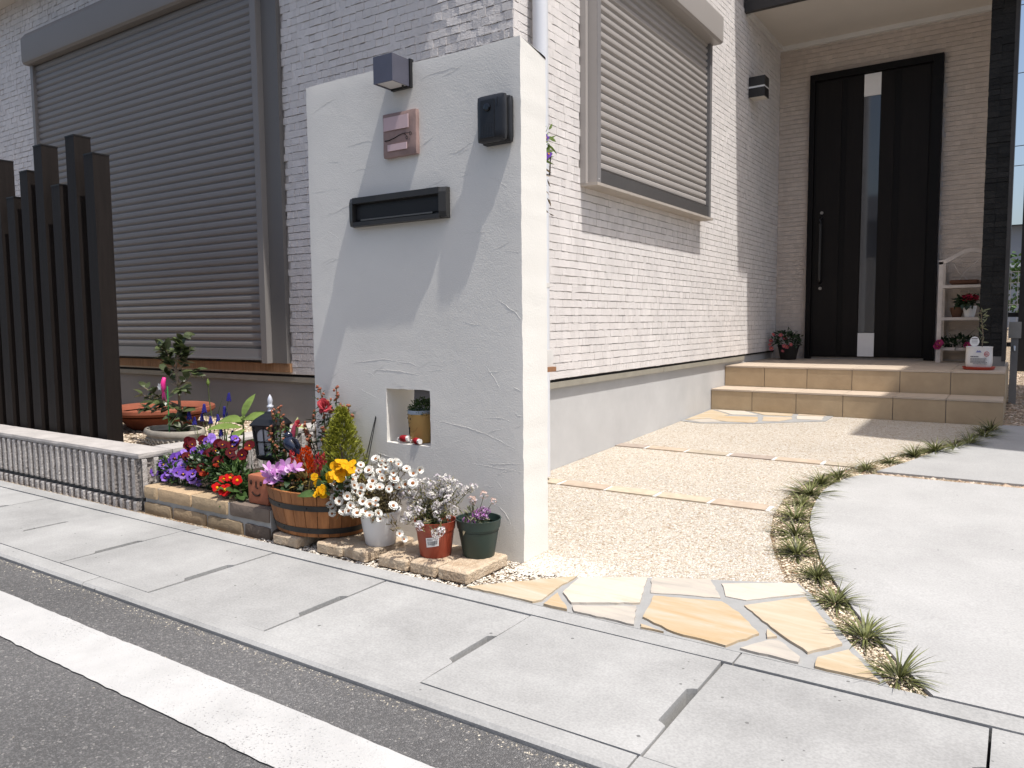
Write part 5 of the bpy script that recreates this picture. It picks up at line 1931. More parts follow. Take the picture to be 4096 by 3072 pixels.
mb.leaf((-1.89, 1.69, 0.192), (-0.8, -0.5, 0.15), (0, -0.5, 1), 0.075, 0.042, 0.25, 6, 0.2, 0.5)
mb.leaf((-1.87, 1.69, 0.20), (-0.2, -0.4, 0.9), (0, -1, 0.3), 0.05, 0.032, 0.25, 6, 0.2, 0.5)
mb.build('large_leaf', G1, yp)

# =================================================================== POTS
def pot(name, label, cat, c, prof, m, rimr=None, soil=None, n=40):
    t = thing(name, label, cat, c)
    mb = MB()
    mb.lathe(c, prof, n)
    mb.build('pot_body', m, t, autos=35)
    if soil:
        mb = MB()
        mb.lathe((c[0], c[1], c[2] + soil[1]), [(soil[0], 0), (soil[0] * 0.5, 0.004), (0.002, 0.005)], 24, cap0=False, cap1=True)
        mb.build('soil', M_dirt, t)
    return t
wp = pot('white_pot', 'white plastic pot full of white strawflowers on a loose brick', 'flower pot', (-1.712, 1.785, 0.037),
         [(0.046, 0), (0.049, 0.004), (0.066, 0.105), (0.0685, 0.106), (0.0685, 0.112), (0.064, 0.112), (0.062, 0.09)], mat('white_plastic', (0.72, 0.72, 0.72), 0.35, 0.02, 4, spec=0.5), soil=(0.063, 0.094))
STRAW=[(-1.748,1.808,0.305),(-1.721,1.808,0.3),(-1.648,1.772,0.31),(-1.618,1.773,0.306),(-1.811,1.802,0.28),(-1.806,1.786,0.265),(-1.806,1.772,0.25),(-1.741,1.769,0.275),(-1.74,1.771,0.26),(-1.703,1.778,0.272),(-1.685,1.787,0.287),(-1.626,1.758,0.281),(-1.674,1.757,0.259),(-1.619,1.752,0.262),(-1.719,1.762,0.244),(-1.682,1.768,0.24),(-1.632,1.763,0.241),(-1.71,1.742,0.229),(-1.665,1.736,0.233),(-1.617,1.726,0.236),(-1.798,1.73,0.234),(-1.822,1.723,0.223),(-1.819,1.757,0.242),(-1.869,1.738,0.219),(-1.848,1.73,0.208),(-1.812,1.746,0.202),(-1.771,1.733,0.212),(-1.744,1.729,0.208),(-1.774,1.733,0.229),(-1.773,1.701,0.2),(-1.839,1.708,0.184),(-1.804,1.694,0.181),(-1.849,1.7,0.162),(-1.758,1.732,0.184),(-1.718,1.715,0.187),(-1.746,1.687,0.177),(-1.691,1.717,0.181),(-1.667,1.72,0.193),(-1.659,1.708,0.182),(-1.741,1.708,0.162),(-1.764,1.697,0.154),(-1.787,1.697,0.148),(-1.706,1.676,0.159),(-1.695,1.704,0.159),(-1.639,1.7,0.162),(-1.642,1.666,0.162),(-1.584,1.708,0.191),(-1.543,1.689,0.115),(-1.588,1.778,0.294),(-1.554,1.771,0.284),(-1.537,1.748,0.259),(-1.582,1.764,0.249),(-1.746,1.738,0.223),(-1.85,1.707,0.15),(-1.799,1.751,0.242),(-1.857,1.78,0.244)]
sf = thing('strawflower_plant', 'bushy plant of white papery strawflowers with brown centres trailing from the white pot', 'flowers', (-1.712, 1.785, 0.13))
me_sf = rosette('strawflower', F_wht, None, 11, 0.0165, 0.0098, 0.22, 2, 0.34, F_brn, 0.6)
me_sf2 = rosette('strawflower', F_wht, None, 10, 0.0145, 0.009, 0.6, 2, 0.34, F_brn, 0.6)
rng = random.Random(61)
mb = MB()
ms = MB()
root = V((-1.70, 1.785, 0.135))
for p in STRAW:
    P = V(p)
    stem(ms, root + V((rng.uniform(-0.04, 0.04), rng.uniform(-0.03, 0.03), 0)), P - V((0, -0.003, 0.004)), 0.0013, rng, 0.02, 5)
    for _ in range(34):
        k = rng.uniform(0.25, 0.98)
        q = root.lerp(P, k) + rdir(rng) * 0.016
        mb.leaf(q, (rdir(rng) + V((0, 0, 0.3))).normalized(), rdir(rng), rng.uniform(0.012, 0.026), 0.0035, 0.2, 3)
    put('strawflower', me_sf if rng.random() < 0.7 else me_sf2, sf, P, facing(P, rng, 0.55, 0.5), rng.uniform(0, 6), rng.uniform(0.8, 1.1))
    if rng.random() < 0.5:
        Q = P + V((rng.uniform(-0.03, 0.03), rng.uniform(0, 0.035), rng.uniform(-0.03, 0.02)))
        put('strawflower', me_sf2, sf, Q, facing(Q, rng, 0.7, 0.5), rng.uniform(0, 6), rng.uniform(0.7, 1.0))
mb.build('foliage', mat('leaf_straw', (0.15, 0.12, 0.055), 0.7, 0.35, 30, island=0.45, trans=0.2), sf)
ms.build('stems', mat('stem_straw', (0.14, 0.10, 0.05), 0.7, 0.2, 30), sf)

rp = pot('red_pot', 'red-brown plastic nursery pot with a white barcode label', 'flower pot', (-1.482, 1.785, 0.037),
         [(0.046, 0), (0.048, 0.004), (0.0585, 0.082), (0.061, 0.083), (0.064, 0.106), (0.0655, 0.110), (0.062, 0.110), (0.058, 0.09)],
         mat('red_plastic', (0.30, 0.055, 0.028), 0.4, 0.06, 6, spec=0.45), soil=(0.058, 0.092))
# barcode label wrapped on the pot
def on_pot(c, ang, z, off, r0=0.046, r1=0.0585, h=0.082):
    r = r0 + (r1 - r0) * (z / h) + off
    return (c[0] + r * cos(ang), c[1] + r * sin(ang), c[2] + z)
PC = (-1.482, 1.785, 0.037)
A0 = -1.05
mb = MB()
vs = []
for i in range(9):
    a = A0 - 0.35 + 0.70 * i / 8
    for z in (0.036, 0.066):
        vs.append(on_pot(PC, a, z + 0.006 * i / 8, 0.0022))
mb.add(vs, [(2 * i, 2 * i + 2, 2 * i + 3, 2 * i + 1) for i in range(8)])
lb = mb.build('label', mat('label_paper', (0.72, 0.72, 0.72), 0.6, 0.02, 5), rp)
mb = MB()
r3 = random.Random(2)
a = A0 - 0.26
while a < A0 + 0.28:
    w = r3.choice((0.008, 0.008, 0.016, 0.022))
    f = (a - A0 + 0.35) / 0.7
    mb.add([on_pot(PC, a, 0.042 + 0.006 * f, 0.0027), on_pot(PC, a + w, 0.042 + 0.006 * f, 0.0027), on_pot(PC, a + w, 0.054 + 0.006 * f, 0.0027), on_pot(PC, a, 0.054 + 0.006 * f, 0.0027)], [(0, 1, 2, 3)])
    a += w + r3.choice((0.008, 0.014, 0.02))
for z, a0, a1 in ((0.0565, -0.28, 0.02), (0.0605, -0.28, 0.1), (0.039, -0.05, 0.12)):
    a = A0 + a0
    while a < A0 + a1:
        f = (a - A0 + 0.35) / 0.7
        w = r3.uniform(0.015, 0.03)
        mb.add([on_pot(PC, a, z + 0.006 * f, 0.0027), on_pot(PC, a + w, z + 0.006 * f, 0.0027), on_pot(PC, a + w, z + 0.0018 + 0.006 * f, 0.0027), on_pot(PC, a, z + 0.0018 + 0.006 * f, 0.0027)], [(0, 1, 2, 3)])
        a += w + 0.012
mb.build('barcode', mat('print_black', (0.03, 0.03, 0.04), 0.6), lb)
ALYS=[(-1.494,1.814,0.27),(-1.52,1.788,0.26),(-1.451,1.794,0.269),(-1.456,1.815,0.274),(-1.423,1.803,0.266),(-1.392,1.789,0.258),(-1.481,1.773,0.256),(-1.535,1.779,0.256),(-1.591,1.801,0.224),(-1.583,1.763,0.222),(-1.576,1.797,0.197),(-1.565,1.756,0.202),(-1.545,1.805,0.214),(-1.496,1.776,0.237),(-1.506,1.817,0.235),(-1.466,1.793,0.226),(-1.431,1.79,0.247),(-1.42,1.784,0.237),(-1.461,1.799,0.248),(-1.538,1.767,0.189),(-1.542,1.744,0.181),(-1.5,1.734,0.182),(-1.455,1.761,0.198),(-1.454,1.781,0.185),(-1.422,1.775,0.211),(-1.358,1.726,0.203),(-1.472,1.771,0.178),(-1.615,1.792,0.203),(-1.506,1.757,0.144),(-1.474,1.705,0.144),(-1.578,1.749,0.138),(-1.526,1.714,0.164),(-1.446,1.753,0.172),(-1.392,1.7,0.141),(-1.404,1.694,0.134),(-1.377,1.81,0.244),(-1.319,1.766,0.268),(-1.424,1.774,0.221),(-1.518,1.794,0.205),(-1.544,1.768,0.226),(-1.478,1.762,0.228),(-1.445,1.785,0.197),(-1.61,1.776,0.212),(-1.549,1.803,0.235)]
aly = thing('alyssum_plant', 'straggly white alyssum with many tiny flower heads spilling over the red-brown pot', 'flowers', (-1.482, 1.785, 0.13))
rng = random.Random(62)
me_al = [cluster('flower_head', F_alw, 34, 0.0105, random.Random(i), 0.0036, F_allil) for i in range(3)]
mb = MB()
ms = MB()
root = V((-1.482, 1.785, 0.135))
for p in ALYS:
    P = V(p)
    stem(ms, root + V((rng.uniform(-0.045, 0.045), rng.uniform(-0.035, 0.035), 0)), P, 0.0014, rng, 0.01, 5)
    for _ in range(34):
        k = rng.uniform(0.1, 0.95)
        q = root.lerp(P, k) + rdir(rng) * 0.012
        mb.leaf(q, (rdir(rng) + V((0, 0, 0.3))).normalized(), rdir(rng), rng.uniform(0.010, 0.022), 0.0035, 0.3, 3)
    put('flower_head', rng.choice(me_al), aly, P, rdir(rng, 0.3, 1), rng.uniform(0, 6), (1.15, 1.15, rng.uniform(1.2, 1.9)))
    Q = root.lerp(P, rng.uniform(0.75, 0.95)) + rdir(rng) * 0.014
    put('flower_head', rng.choice(me_al), aly, Q, rdir(rng, 0.3, 1), rng.uniform(0, 6), rng.uniform(0.6, 0.95))
mb.build('foliage', mat('leaf_alyssum', (0.17, 0.15, 0.065), 0.7, 0.35, 30, island=0.45, trans=0.2), aly)
ms.build('stems', STM, aly)

gp_ = pot('green_pot', 'dark green plastic pot on the last loose brick by the gate wall corner', 'flower pot', (-1.366, 1.852, 0.037),
          [(0.047, 0), (0.049, 0.004), (0.063, 0.088), (0.066, 0.089), (0.069, 0.112), (0.0705, 0.116), (0.067, 0.116), (0.063, 0.095)],
          mat('green_plastic', (0.022, 0.042, 0.035), 0.45, 0.1, 6, spec=0.4), soil=(0.063, 0.080))
PINK=[(-1.335,1.84,0.23),(-1.301,1.84,0.215),(-1.38,1.84,0.208),(-1.338,1.84,0.183),(-1.355,1.84,0.176),(-1.384,1.84,0.15),(-1.37,1.82,0.142),(-1.344,1.83,0.164),(-1.327,1.83,0.164),(-1.377,1.84,0.204),(-1.361,1.83,0.168),(-1.324,1.84,0.183),(-1.396,1.83,0.146)]
pa = thing('alyssum_plant', 'small pink-mauve alyssum with two faded heads in the dark green pot', 'flowers', (-1.366, 1.852, 0.118))
rng = random.Random(63)
F_pm = fm('alyssum_mauve', (0.44, 0.15, 0.46), 0.6, 0.15, 0.2)
me_pk = [cluster('flower_head', F_pm, 30, 0.0115, random.Random(i + 7), 0.004, F_mag2) for i in range(2)]
me_fd = cluster('flower_head', fm('alyssum_faded', (0.56, 0.42, 0.36), 0.7, 0.1, 0.2), 30, 0.0115, random.Random(17), 0.004, F_allil)
mb = MB()
for i, p in enumerate(PINK):
    P = V(p)
    stem(mb, (-1.366 + rng.uniform(-0.03, 0.03), 1.85 + rng.uniform(-0.02, 0.02), 0.118), P, 0.0013, rng, 0, 4)
    put('flower_head', me_fd if i in (0, 1, 2, 9) else rng.choice(me_pk), pa, P, rdir(rng, 0.3, 1), 0, rng.uniform(0.9, 1.2))
mb.build('stems', STM, pa)
mb = MB()
foliage(mb, rng, 130, (-1.372, 1.84, 0.15), (0.038, 0.032, 0.04), 0.02, 0.006)
mb.build('foliage', G7, pa)
mb = MB()
mb.leaf((-1.372, 1.80, 0.145), (0, -0.5, -0.5), (0, -0.7, 0.4), 0.035, 0.012, 0.3, 4)
mb.build('withered_leaf', mat('leaf_withered', (0.55, 0.45, 0.26), 0.8, 0.15, 20), pa)

# =================================================================== NICHE POT
npz = NZ0 + 0.002
npot = thing('doll_pot', 'tan cylindrical pot with a painted smiling face sitting in the wall niche', 'flower pot', (-1.672, 2.03, npz))
PCX, PCY = -1.728, 2.018
mb = MB()
mb.lathe((PCX, PCY, npz), [(0.040, 0), (0.0425, 0.003), (0.0475, 0.095), (0.0485, 0.105), (0.044, 0.105), (0.043, 0.09)], 36)
mb.build('pot_body', mat('tan_pot', (0.47, 0.29, 0.10), 0.75, 0.08, 8, 0.2, 100), npot, autos=40)
mb = MB()
mb.lathe((PCX, PCY, npz + 0.099), [(0.0485, 0), (0.0495, 0.004), (0.047, 0.013), (0.044, 0.011), (0.043, 0.002)], 30, cap0=False,
         rad=lambda t: 1 + 0.02 * sin(3 * t))
mb.build('cloth_band', mat('blue_cloth', (0.35, 0.40, 0.46), 0.8, 0.1, 20), npot, autos=40)
def npt(ang, z, off=0.0008):
    r = 0.0415 + 0.0055 * z / 0.095 + off
    return V((PCX + r * cos(ang), PCY + r * sin(ang), npz + z))
FA = -2.15
for da, nm in ((-0.32, 'eye'), (0.32, 'eye')):
    mb = MB()
    mb.blob(npt(FA + da, 0.083), 0.0026, 1.5, 7, 4)
    mb.build(nm, M_blk, npot)
mb = MB()
mb.tube([npt(FA + a, 0.072 - 0.006 * cos(a / 0.28 * 1.4)) for a in (-0.28, -0.2, -0.1, 0, 0.1, 0.2, 0.28)], 0.0009, 4)
mb.build('smile', M_blk, npot)
# dark painted cat-like patch on its chest
pg = [(-0.36, 0.064), (-0.30, 0.056), (0.06, 0.052), (0.22, 0.057), (0.20, 0.040), (0.10, 0.030), (-0.06, 0.026), (-0.24, 0.031), (-0.36, 0.042)]
mb = MB()
vs = [npt(FA + a, z, 0.0012) for a, z in pg] + [npt(FA - 0.06, 0.043, 0.0014)]
k = len(pg)
mb.add(vs, [(k, (i + 1) % k, i) for i in range(k)])
mb.build('painted_patch', mat('patch_black', (0.02, 0.018, 0.015), 0.7), npot)
mb = MB()
mb.tube([npt(FA + a, z, 0.001) for a, z in ((0.2, 0.045), (0.5, 0.038), (0.8, 0.044), (0.95, 0.055))], 0.0016, 5)
mb.build('painted_arm', mat('tan_arm', (0.38, 0.23, 0.08), 0.75), npot)
mb = MB()
for z in (0.012, 0.019):
    for i in range(5):
        mb.blob(npt(FA - 0.30 + i * 0.14, z + 0.001 * (i % 2)), 0.0022, 0.8, 6, 3)
mb.build('painted_dots', mat('cream_paint', (0.66, 0.58, 0.40), 0.7), npot)
M_shoe = mat('red_shoe', (0.24, 0.006, 0.010), 0.4, 0.05, 10, spec=0.3)
M_leg = mat('white_cord', (0.7, 0.68, 0.66), 0.8)
for (x, y, z, d, s) in ((-1.768, 1.968, npz + 0.014, V((1, 0.1, 0.05)), 1.0), (-1.706, 1.962, npz + 0.011, V((0.9, -0.2, 0.0)), 0.95)):
    mb = MB()
    mb.lathe((0, 0, 0), [(0.004, -0.017), (0.0105, -0.012), (0.0125, 0), (0.0115, 0.012), (0.005, 0.017)], 12, cap1=True)
    put('shoe', mb.data('shoe', [M_shoe], True), npot, (x, y, z), d, 0, s)
    mb = MB()
    p = V((x, y, z)) - d.normalized() * 0.015
    mb.tube([p, p + V((-0.006, -0.004, 0.002)), p + V((-0.009, -0.006, -0.006))], 0.0022, 6)
    mb.build('lace', M_leg, npot)
    mb = MB()
    q = V((x, y, z)) + d.normalized() * 0.017
    mb.tube([q - d.normalized() * 0.003, q + d.normalized() * 0.006], 0.0095 * s, 10)
    mb.build('sock', M_leg, npot)
rng = random.Random(70)
mp_ = thing('moss_plant', 'dense dark green mound of small leaves in the niche pot', 'plant', (PCX, PCY, npz + 0.1))
mb = MB()
for _ in range(900):
    d = rdir(rng, -0.1, 1)
    p = V((PCX + 0.004, PCY, npz + 0.10)) + V((d.x * 0.052, d.y * 0.045, d.z * 0.052)) * rng.uniform(0.6, 1.02)
    if p.z < npz + 0.1 and (p.x - PCX) ** 2 + (p.y - PCY) ** 2 < 0.0016:
        continue
    mb.leaf(p, (d + rdir(rng) * 0.7 + V((0, 0, 0.3))).normalized(), rdir(rng), rng.uniform(0.006, 0.012), 0.004, 0.1, 2)
mb.build('foliage', G1, mp_)

# =================================================================== CAMELLIA IN ITS TROUGH
cp = thing('ornate_trough', 'oval stone-look trough with a moulded garland behind the block wall corner', 'planter', (-3.22, 2.03, 0.197))
M_stonep = mat('cast_stone', (0.33, 0.30, 0.25), 0.9, 0.2, 25, 0.6, 120)
mb = MB()
mb.lathe((-3.22, 2.03, 0.19), [(0.80, 0), (0.88, 0.012), (0.92, 0.058), (1.0, 0.062), (1.03, 0.075), (0.98, 0.088), (0.90, 0.086), (0.88, 0.06)], 48, 0.17, 0.105,
         rad=lambda t: 1 + 0.012 * sin(10 * t))
mb.build('trough_body', M_stonep, cp, autos=50)
for i in range(16):
    t = pi + 0.1 + i * (pi - 0.2) / 15 + 0.03
    mb = MB()
    c = V((-3.22 + 0.17 * 0.925 * cos(t), 2.03 + 0.105 * 0.925 * sin(t), 0.224))
    mb.tube([c + V((0.010 * cos(a), -0.002, 0.012 * sin(a))) for a in [i2 * 1.05 for i2 in range(6)]], 0.004, 5)
    mb.build('garland_scroll', M_stonep, cp)
mb = MB()
mb.lathe((-3.22, 2.03, 0.255), [(0.89, 0), (0.4, 0.006), (0.02, 0.008)], 28, 0.17, 0.105, cap0=False, cap1=True)
mb.build('soil', M_dirt, cp)
cm = thing('camellia_shrub', 'young camellia shrub with glossy leaves growing from the ornate trough', 'shrub', (-3.22, 2.05, 0.26))
rng = random.Random(81)
mb = MB()
trunk = [V((-3.19, 2.05, 0.25)), V((-3.205, 2.05, 0.38)), V((-3.20, 2.045, 0.47)), V((-3.22, 2.05, 0.535)), V((-3.215, 2.05, 0.59))]
mb.tube(trunk, [0.0075, 0.0065, 0.006, 0.005, 0.004], 7)
BR = [(1, (-3.40, 2.0, 0.46)), (1, (-3.47, 2.03, 0.42)), (1, (-3.36, 1.98, 0.36)), (2, (-3.34, 2.08, 0.53)), (2, (-3.06, 2.04, 0.545)), (2, (-3.10, 1.99, 0.47)), (1, (-3.07, 1.98, 0.37)),
      (1, (-3.13, 1.97, 0.32)), (3, (-3.31, 2.05, 0.645)), (3, (-3.26, 2.04, 0.62)), (4, (-3.16, 2.05, 0.665)), (4, (-3.12, 2.04, 0.64)), (4, (-3.17, 2.06, 0.70)), (3, (-3.13, 2.06, 0.62)), (3, (-3.28, 2.03, 0.67)),
      (0, (-3.12, 2.0, 0.29)), (1, (-3.28, 1.98, 0.40))]
tips = []
for k, t in BR:
    a = trunk[k]
    t = V(t)
    m = a.lerp(t, 0.5) + V((0, 0, -0.01))
    mb.tube([a, m, t], [0.004, 0.003, 0.0018], 5)
    tips.append((a, m, t))
mb.build('trunk', BRK, cm)
mb = MB()
nl = 0
for a, m, t in tips:
    for i in range(14):
        k = rng.uniform(0.35, 1.05)
        p = m.lerp(t, (k - 0.5) * 2) if k > 0.5 else a.lerp(m, k * 2)
        d = ((t - a).normalized() * 0.5 + rdir(rng, -0.5, 0.8)).normalized()
        mb.leaf(p, d, V((0, -0.2, 1)) + rdir(rng) * 0.6, rng.uniform(0.042, 0.068), rng.uniform(0.022, 0.032), rng.uniform(0.0, 0.4), 5, 0.25, 0.45)
mb.build('crown', mat('leaf_camellia', (0.062, 0.08, 0.03), 0.32, 0.35, 20, island=0.4, trans=0.1, spec=0.6), cm)
sk = thing('plant_stake', 'thin bright green plant stake with a pink ribbon and white tag beside the camellia', 'stake', (-3.19, 1.99, 0.255))
mb = MB()
mb.tube([(-3.19, 1.985, 0.255), (-3.19, 1.985, 0.475)], 0.0028, 6)
mb.build('stick', mat('green_stick', (0.05, 0.30, 0.07), 0.5), sk)
M_rib = mat('pink_ribbon', (0.62, 0.03, 0.22), 0.45, 0.1, 30)
mb = MB()
mb.tube([(-3.203, 1.98, 0.515), (-3.206, 1.975, 0.49), (-3.205, 1.975, 0.465), (-3.21, 1.975, 0.45)], [0.008, 0.011, 0.010, 0.005], 8)
mb.leaf((-3.207, 1.974, 0.462), (-0.25, 0, -1), (0, -1, 0), 0.055, 0.014, 0.1, 5)
mb.leaf((-3.204, 1.974, 0.462), (0.2, 0, -1), (0, -1, 0), 0.06, 0.012, 0.1, 5)
mb.build('ribbon', M_rib, sk, smooth=True)
mb = MB()
for i in range(6):
    a = i * 1.05
    mb.leaf((-3.228, 1.972, 0.472), (cos(a), -0.3, sin(a)), (0, -1, 0), 0.018, 0.012, 0.2, 4)
mb.build('tag', mat('white_tag', (0.65, 0.65, 0.65), 0.5), sk)

bowl = thing('terracotta_bowl', 'wide terracotta bowl behind the fence and the camellia trough', 'planter', (-3.78, 2.38, 0.197))
M_tc = mat('terracotta', (0.24, 0.075, 0.042), 0.85, 0.15, 14, 0.4, 120)
mb = MB()
mb.lathe((-3.86, 2.36, 0.195), [(0.14, 0), (0.17, 0.02), (0.215, 0.082), (0.262, 0.086), (0.274, 0.100), (0.272, 0.116), (0.262, 0.120), (0.245, 0.114), (0.23, 0.09)], 56)
mb.build('bowl_body', M_tc, bowl, autos=45)
mb = MB()
mb.lathe((-3.86, 2.36, 0.272), [(0.24, 0), (0.1, 0.01), (0.01, 0.01)], 40, cap0=False, cap1=True)
mb.build('soil', mat('bowl_soil', (0.24, 0.11, 0.065), 0.9, 0.2, 20, 0.5, 90), bowl)

# =================================================================== THINGS BEHIND THE GATE WALL
hg = thing('hanging_plant', 'hanging plant with purple flowers and brown trailing stems behind the gate wall edge', 'hanging plant', (-1.285, 2.16, 1.20))
rng = random.Random(90)
mb = MB()
for _ in range(46):
    p = V((-1.318 + rng.uniform(-0.03, 0.02), 2.145 + rng.uniform(-0.03, 0.03), 1.31 + rng.uniform(-0.05, 0.07)))
    mb.leaf(p, (rdir(rng) + V((0.9, 0, 0.5))).normalized(), rdir(rng), rng.uniform(0.025, 0.05), rng.uniform(0.007, 0.012), 0.4, 4, 0.2)
mb.build('leaves', G3, hg)
mb = MB()
for i in range(28):
    p = V((-1.306 + rng.uniform(-0.02, 0.012), 2.15 + rng.uniform(-0.02, 0.02), 1.25 - i * 0.006))
    mb.leaf(p, (rdir(rng) * 0.6 + V((0.3, 0, -0.6))).normalized(), rdir(rng), rng.uniform(0.02, 0.035), 0.007, 0.3, 3)
mb.build('trailing_stems', G6, hg)
mb = MB()
mb.tube([(-1.29, 2.105, 1.22), (-1.29, 2.16, 1.22), (-1.285, 2.16, 1.30)], 0.003, 6)
mb.build('hook', M_blk, hg)
me_hp = rosette('purple_flower', F_purp, None, 5, 0.012, 0.010, 0.2, 1, 0.25)
for p in ((-1.292, 2.14, 1.335), (-1.292, 2.14, 1.275), (-1.287, 2.15, 1.285)):
    put('purple_flower', me_hp, hg, p, (0.7, -0.6, 0.2), 0, 1.0)
bx = thing('parcel_box', 'small white box with a brown wooden lid on the back of the gate wall', 'box', (-1.33, 2.15, 0.58))
mb = MB()
mb.box(-1.42, -1.298, 2.106, 2.19, 0.60, 0.655)
mb.build('box_body', mat('white_board', (0.62, 0.60, 0.57), 0.7), bx)
mb = MB()
mb.box(-1.43, -1.289, 2.1055, 2.195, 0.584, 0.5995)
mb.build('lid', mat('wood_lid', (0.26, 0.13, 0.065), 0.6, 0.2, 20), bx)

# =================================================================== GRASS TUFTS ALONG THE DRIVE
TU=[(-0.189,1.735),(-0.284,1.917),(-0.385,2.105),(-0.468,2.275),(-0.566,2.455),(-0.615,2.648),(-0.667,2.856),(-0.69,3.051),(-0.700,3.229),(-0.700,3.438),(-0.655,3.589),(-0.578,3.817),(-0.507,4.022),(-0.427,4.236),(-0.35,4.405),(-0.272,4.554),(-0.213,4.713),(-0.159,4.957),(-0.135,5.168)]
SZ = [1.0, 1.05, 0.95, 0.95, 1.05, 1.1, 1.1, 0.9, 1.05, 1.0, 1.05, 0.8, 0.75, 0.95, 1.05, 0.95, 1.05, 1.05, 1.0]
ORDN = ['first', 'second', 'third', 'fourth', 'fifth', 'sixth', 'seventh', 'eighth', 'ninth', 'tenth', 'eleventh', 'twelfth', 'thirteenth', 'fourteenth',
        'fifteenth', 'sixteenth', 'seventeenth', 'eighteenth', 'nineteenth']
var = []
for v in range(5):
    r = random.Random(100 + v)
    mb = MB()
    for i in range(135 + 18 * v):
        a = r.uniform(0, 2 * pi)
        q = r.random()
        p = V((cos(a) * 0.022 * q, sin(a) * 0.02 * q, -0.004))
        tilt = 0.15 + 1.15 * q ** 0.7
        d = V((cos(a) * sin(tilt), sin(a) * sin(tilt), cos(tilt)))
        L = r.uniform(0.045, 0.095)
        mb.leaf(p, d, V((-cos(a) * cos(tilt), -sin(a) * cos(tilt), sin(tilt))), L, r.uniform(0.0026, 0.005), r.uniform(0.25, 1.0), 6, 0.1, 0.35)
    var.append(mb.data('grass_tuft', [G5]))
rng = random.Random(33)
for i, (x, y) in enumerate(TU):
    o = bpy.data.objects.new('grass_tuft', var[i % 5])
    link(o, None, (x, y, GZ(y) - 0.006))
    s = SZ[i] * (0.92 if i < 4 else 1.0 if i < 8 else 1.22)
    o.scale = (s * rng.uniform(0.9, 1.1), s * rng.uniform(0.9, 1.1), s * rng.uniform(0.85, 1.1))
    o.rotation_euler.z = rng.uniform(0, 6.28)
    if i == 0:
        lab = 'dwarf mondo grass tuft nearest the street kerb beside the driveway'
    elif i == 18:
        lab = 'dwarf mondo grass tuft at the foot of the porch steps'
    else:
        lab = '%s dwarf mondo grass tuft from the street along the driveway edge' % ORDN[i]
    tag(o, lab, 'grass tuft', 'mondo grass tufts along the driveway')

# =================================================================== PORCH THINGS
PZ = 0.4055
wl = thing('porch_lamp', 'black box wall lamp with a white band on the porch side wall', 'lamp', (HX, 6.15, 2.53))
mb = MB()
mb.box(HX + 0.0035, HX + 0.125, 6.085, 6.20, 2.545, 2.615)
mb.build('upper_shade', M_blk, wl)
mb = MB()
mb.box(HX + 0.0035, HX + 0.122, 6.088, 6.197, 2.531, 2.5448)
mb.build('light_band', mat('opal_band', (0.7, 0.7, 0.7), 0.5), wl)
mb = MB()
mb.box(HX + 0.0035, HX + 0.125, 6.085, 6.20, 2.462, 2.5308)
mb.build('lower_shade', M_blk, wl)
mb = MB()
mb.box(HX + 0.008, HX + 0.12, 6.09, 6.195, 2.4592, 2.4618)
mb.build('lens', mat('lamp_lens', (0.6, 0.56, 0.50), 0.5), wl)

pp = thing('porch_flowerpot', 'dark round pot of small pink flowers in the porch corner left of the door', 'flower pot', (-1.665, 6.75, PZ))
mb = MB()
mb.lathe((-1.665, 6.75, PZ), [(0.06, 0), (0.065, 0.005), (0.085, 0.11), (0.09, 0.112), (0.09, 0.125), (0.083, 0.125), (0.08, 0.1)], 28)
mb.build('pot_body', mat('dark_pot', (0.018, 0.016, 0.015), 0.5, 0.1, 9), pp, autos=35)
rng = random.Random(44)
mb = MB()
foliage(mb, rng, 330, (-1.68, 6.745, PZ + 0.165), (0.125, 0.11, 0.085), 0.035, 0.016)
for _ in range(6):
    stem(mb, (-1.67, 6.75, PZ + 0.12), (-1.67 + rng.uniform(-0.09, 0.09), 6.72, PZ + rng.uniform(0.22, 0.27)), 0.002, rng)
mb.build('foliage', G2, pp)
me_pf = rosette('pink_flower', F_pink, None, 5, 0.018, 0.017, 0.2, 1, 0.22)
for i in range(11):
    p = V((-1.69 + rng.uniform(-0.115, 0.115), 6.645 + rng.uniform(-0.015, 0.03), PZ + rng.uniform(0.07, 0.235)))
    put('pink_flower', me_pf, pp, p, facing(p, rng, 0.5), 0, rng.uniform(0.8, 1.15))

# white iron rack
rk = thing('plant_rack', 'tall white three-shelf plant rack with a curved top right of the door', 'shelf', (-0.33, 6.82, PZ))
M_rack = mat('rack_white', (0.56, 0.50, 0.45), 0.6, 0.15, 12, spec=0.4)
RX0, RX1, RY0, RY1 = -0.555, -0.145, 6.72, 6.95
for x in (RX0, RX1):
    for y in (RY0, RY1):
        if y == RY0:
            zt = 0.51
        else:
            zt = 1.19
        mb = MB()
        mb.box(x - 0.0, x + 0.032, y - 0.008, y + 0.008, PZ, zt)
        mb.build('leg' if y == RY0 else 'upright', M_rack, rk)
for x in (RX0, RX1):
    mb = MB()
    mb.box(x, x + 0.03, RY0 + 0.012, RY0 + 0.03, 0.51, 1.175)
    mb.build('front_upright', M_rack, rk)
mb = MB()
n = 24
pts = []
for i in range(n + 1):
    u = i / n
    x = RX0 + (RX1 + 0.03 - RX0) * u
    z = 1.155 + 0.085 * (0.5 - 0.5 * cos(2 * pi * u))
    pts.append((x, z))
vs = []
for x, z in pts:
    vs += [(x, RY0 + 0.012, z), (x, RY0 + 0.028, z), (x, RY0 + 0.028, z + 0.032), (x, RY0 + 0.012, z + 0.032)]
mb.add(vs, [(4 * i + k, 4 * i + (k + 1) % 4, 4 * i + 4 + (k + 1) % 4, 4 * i + 4 + k) for i in range(n) for k in range(4)])
mb.build('curved_top', M_rack, rk)
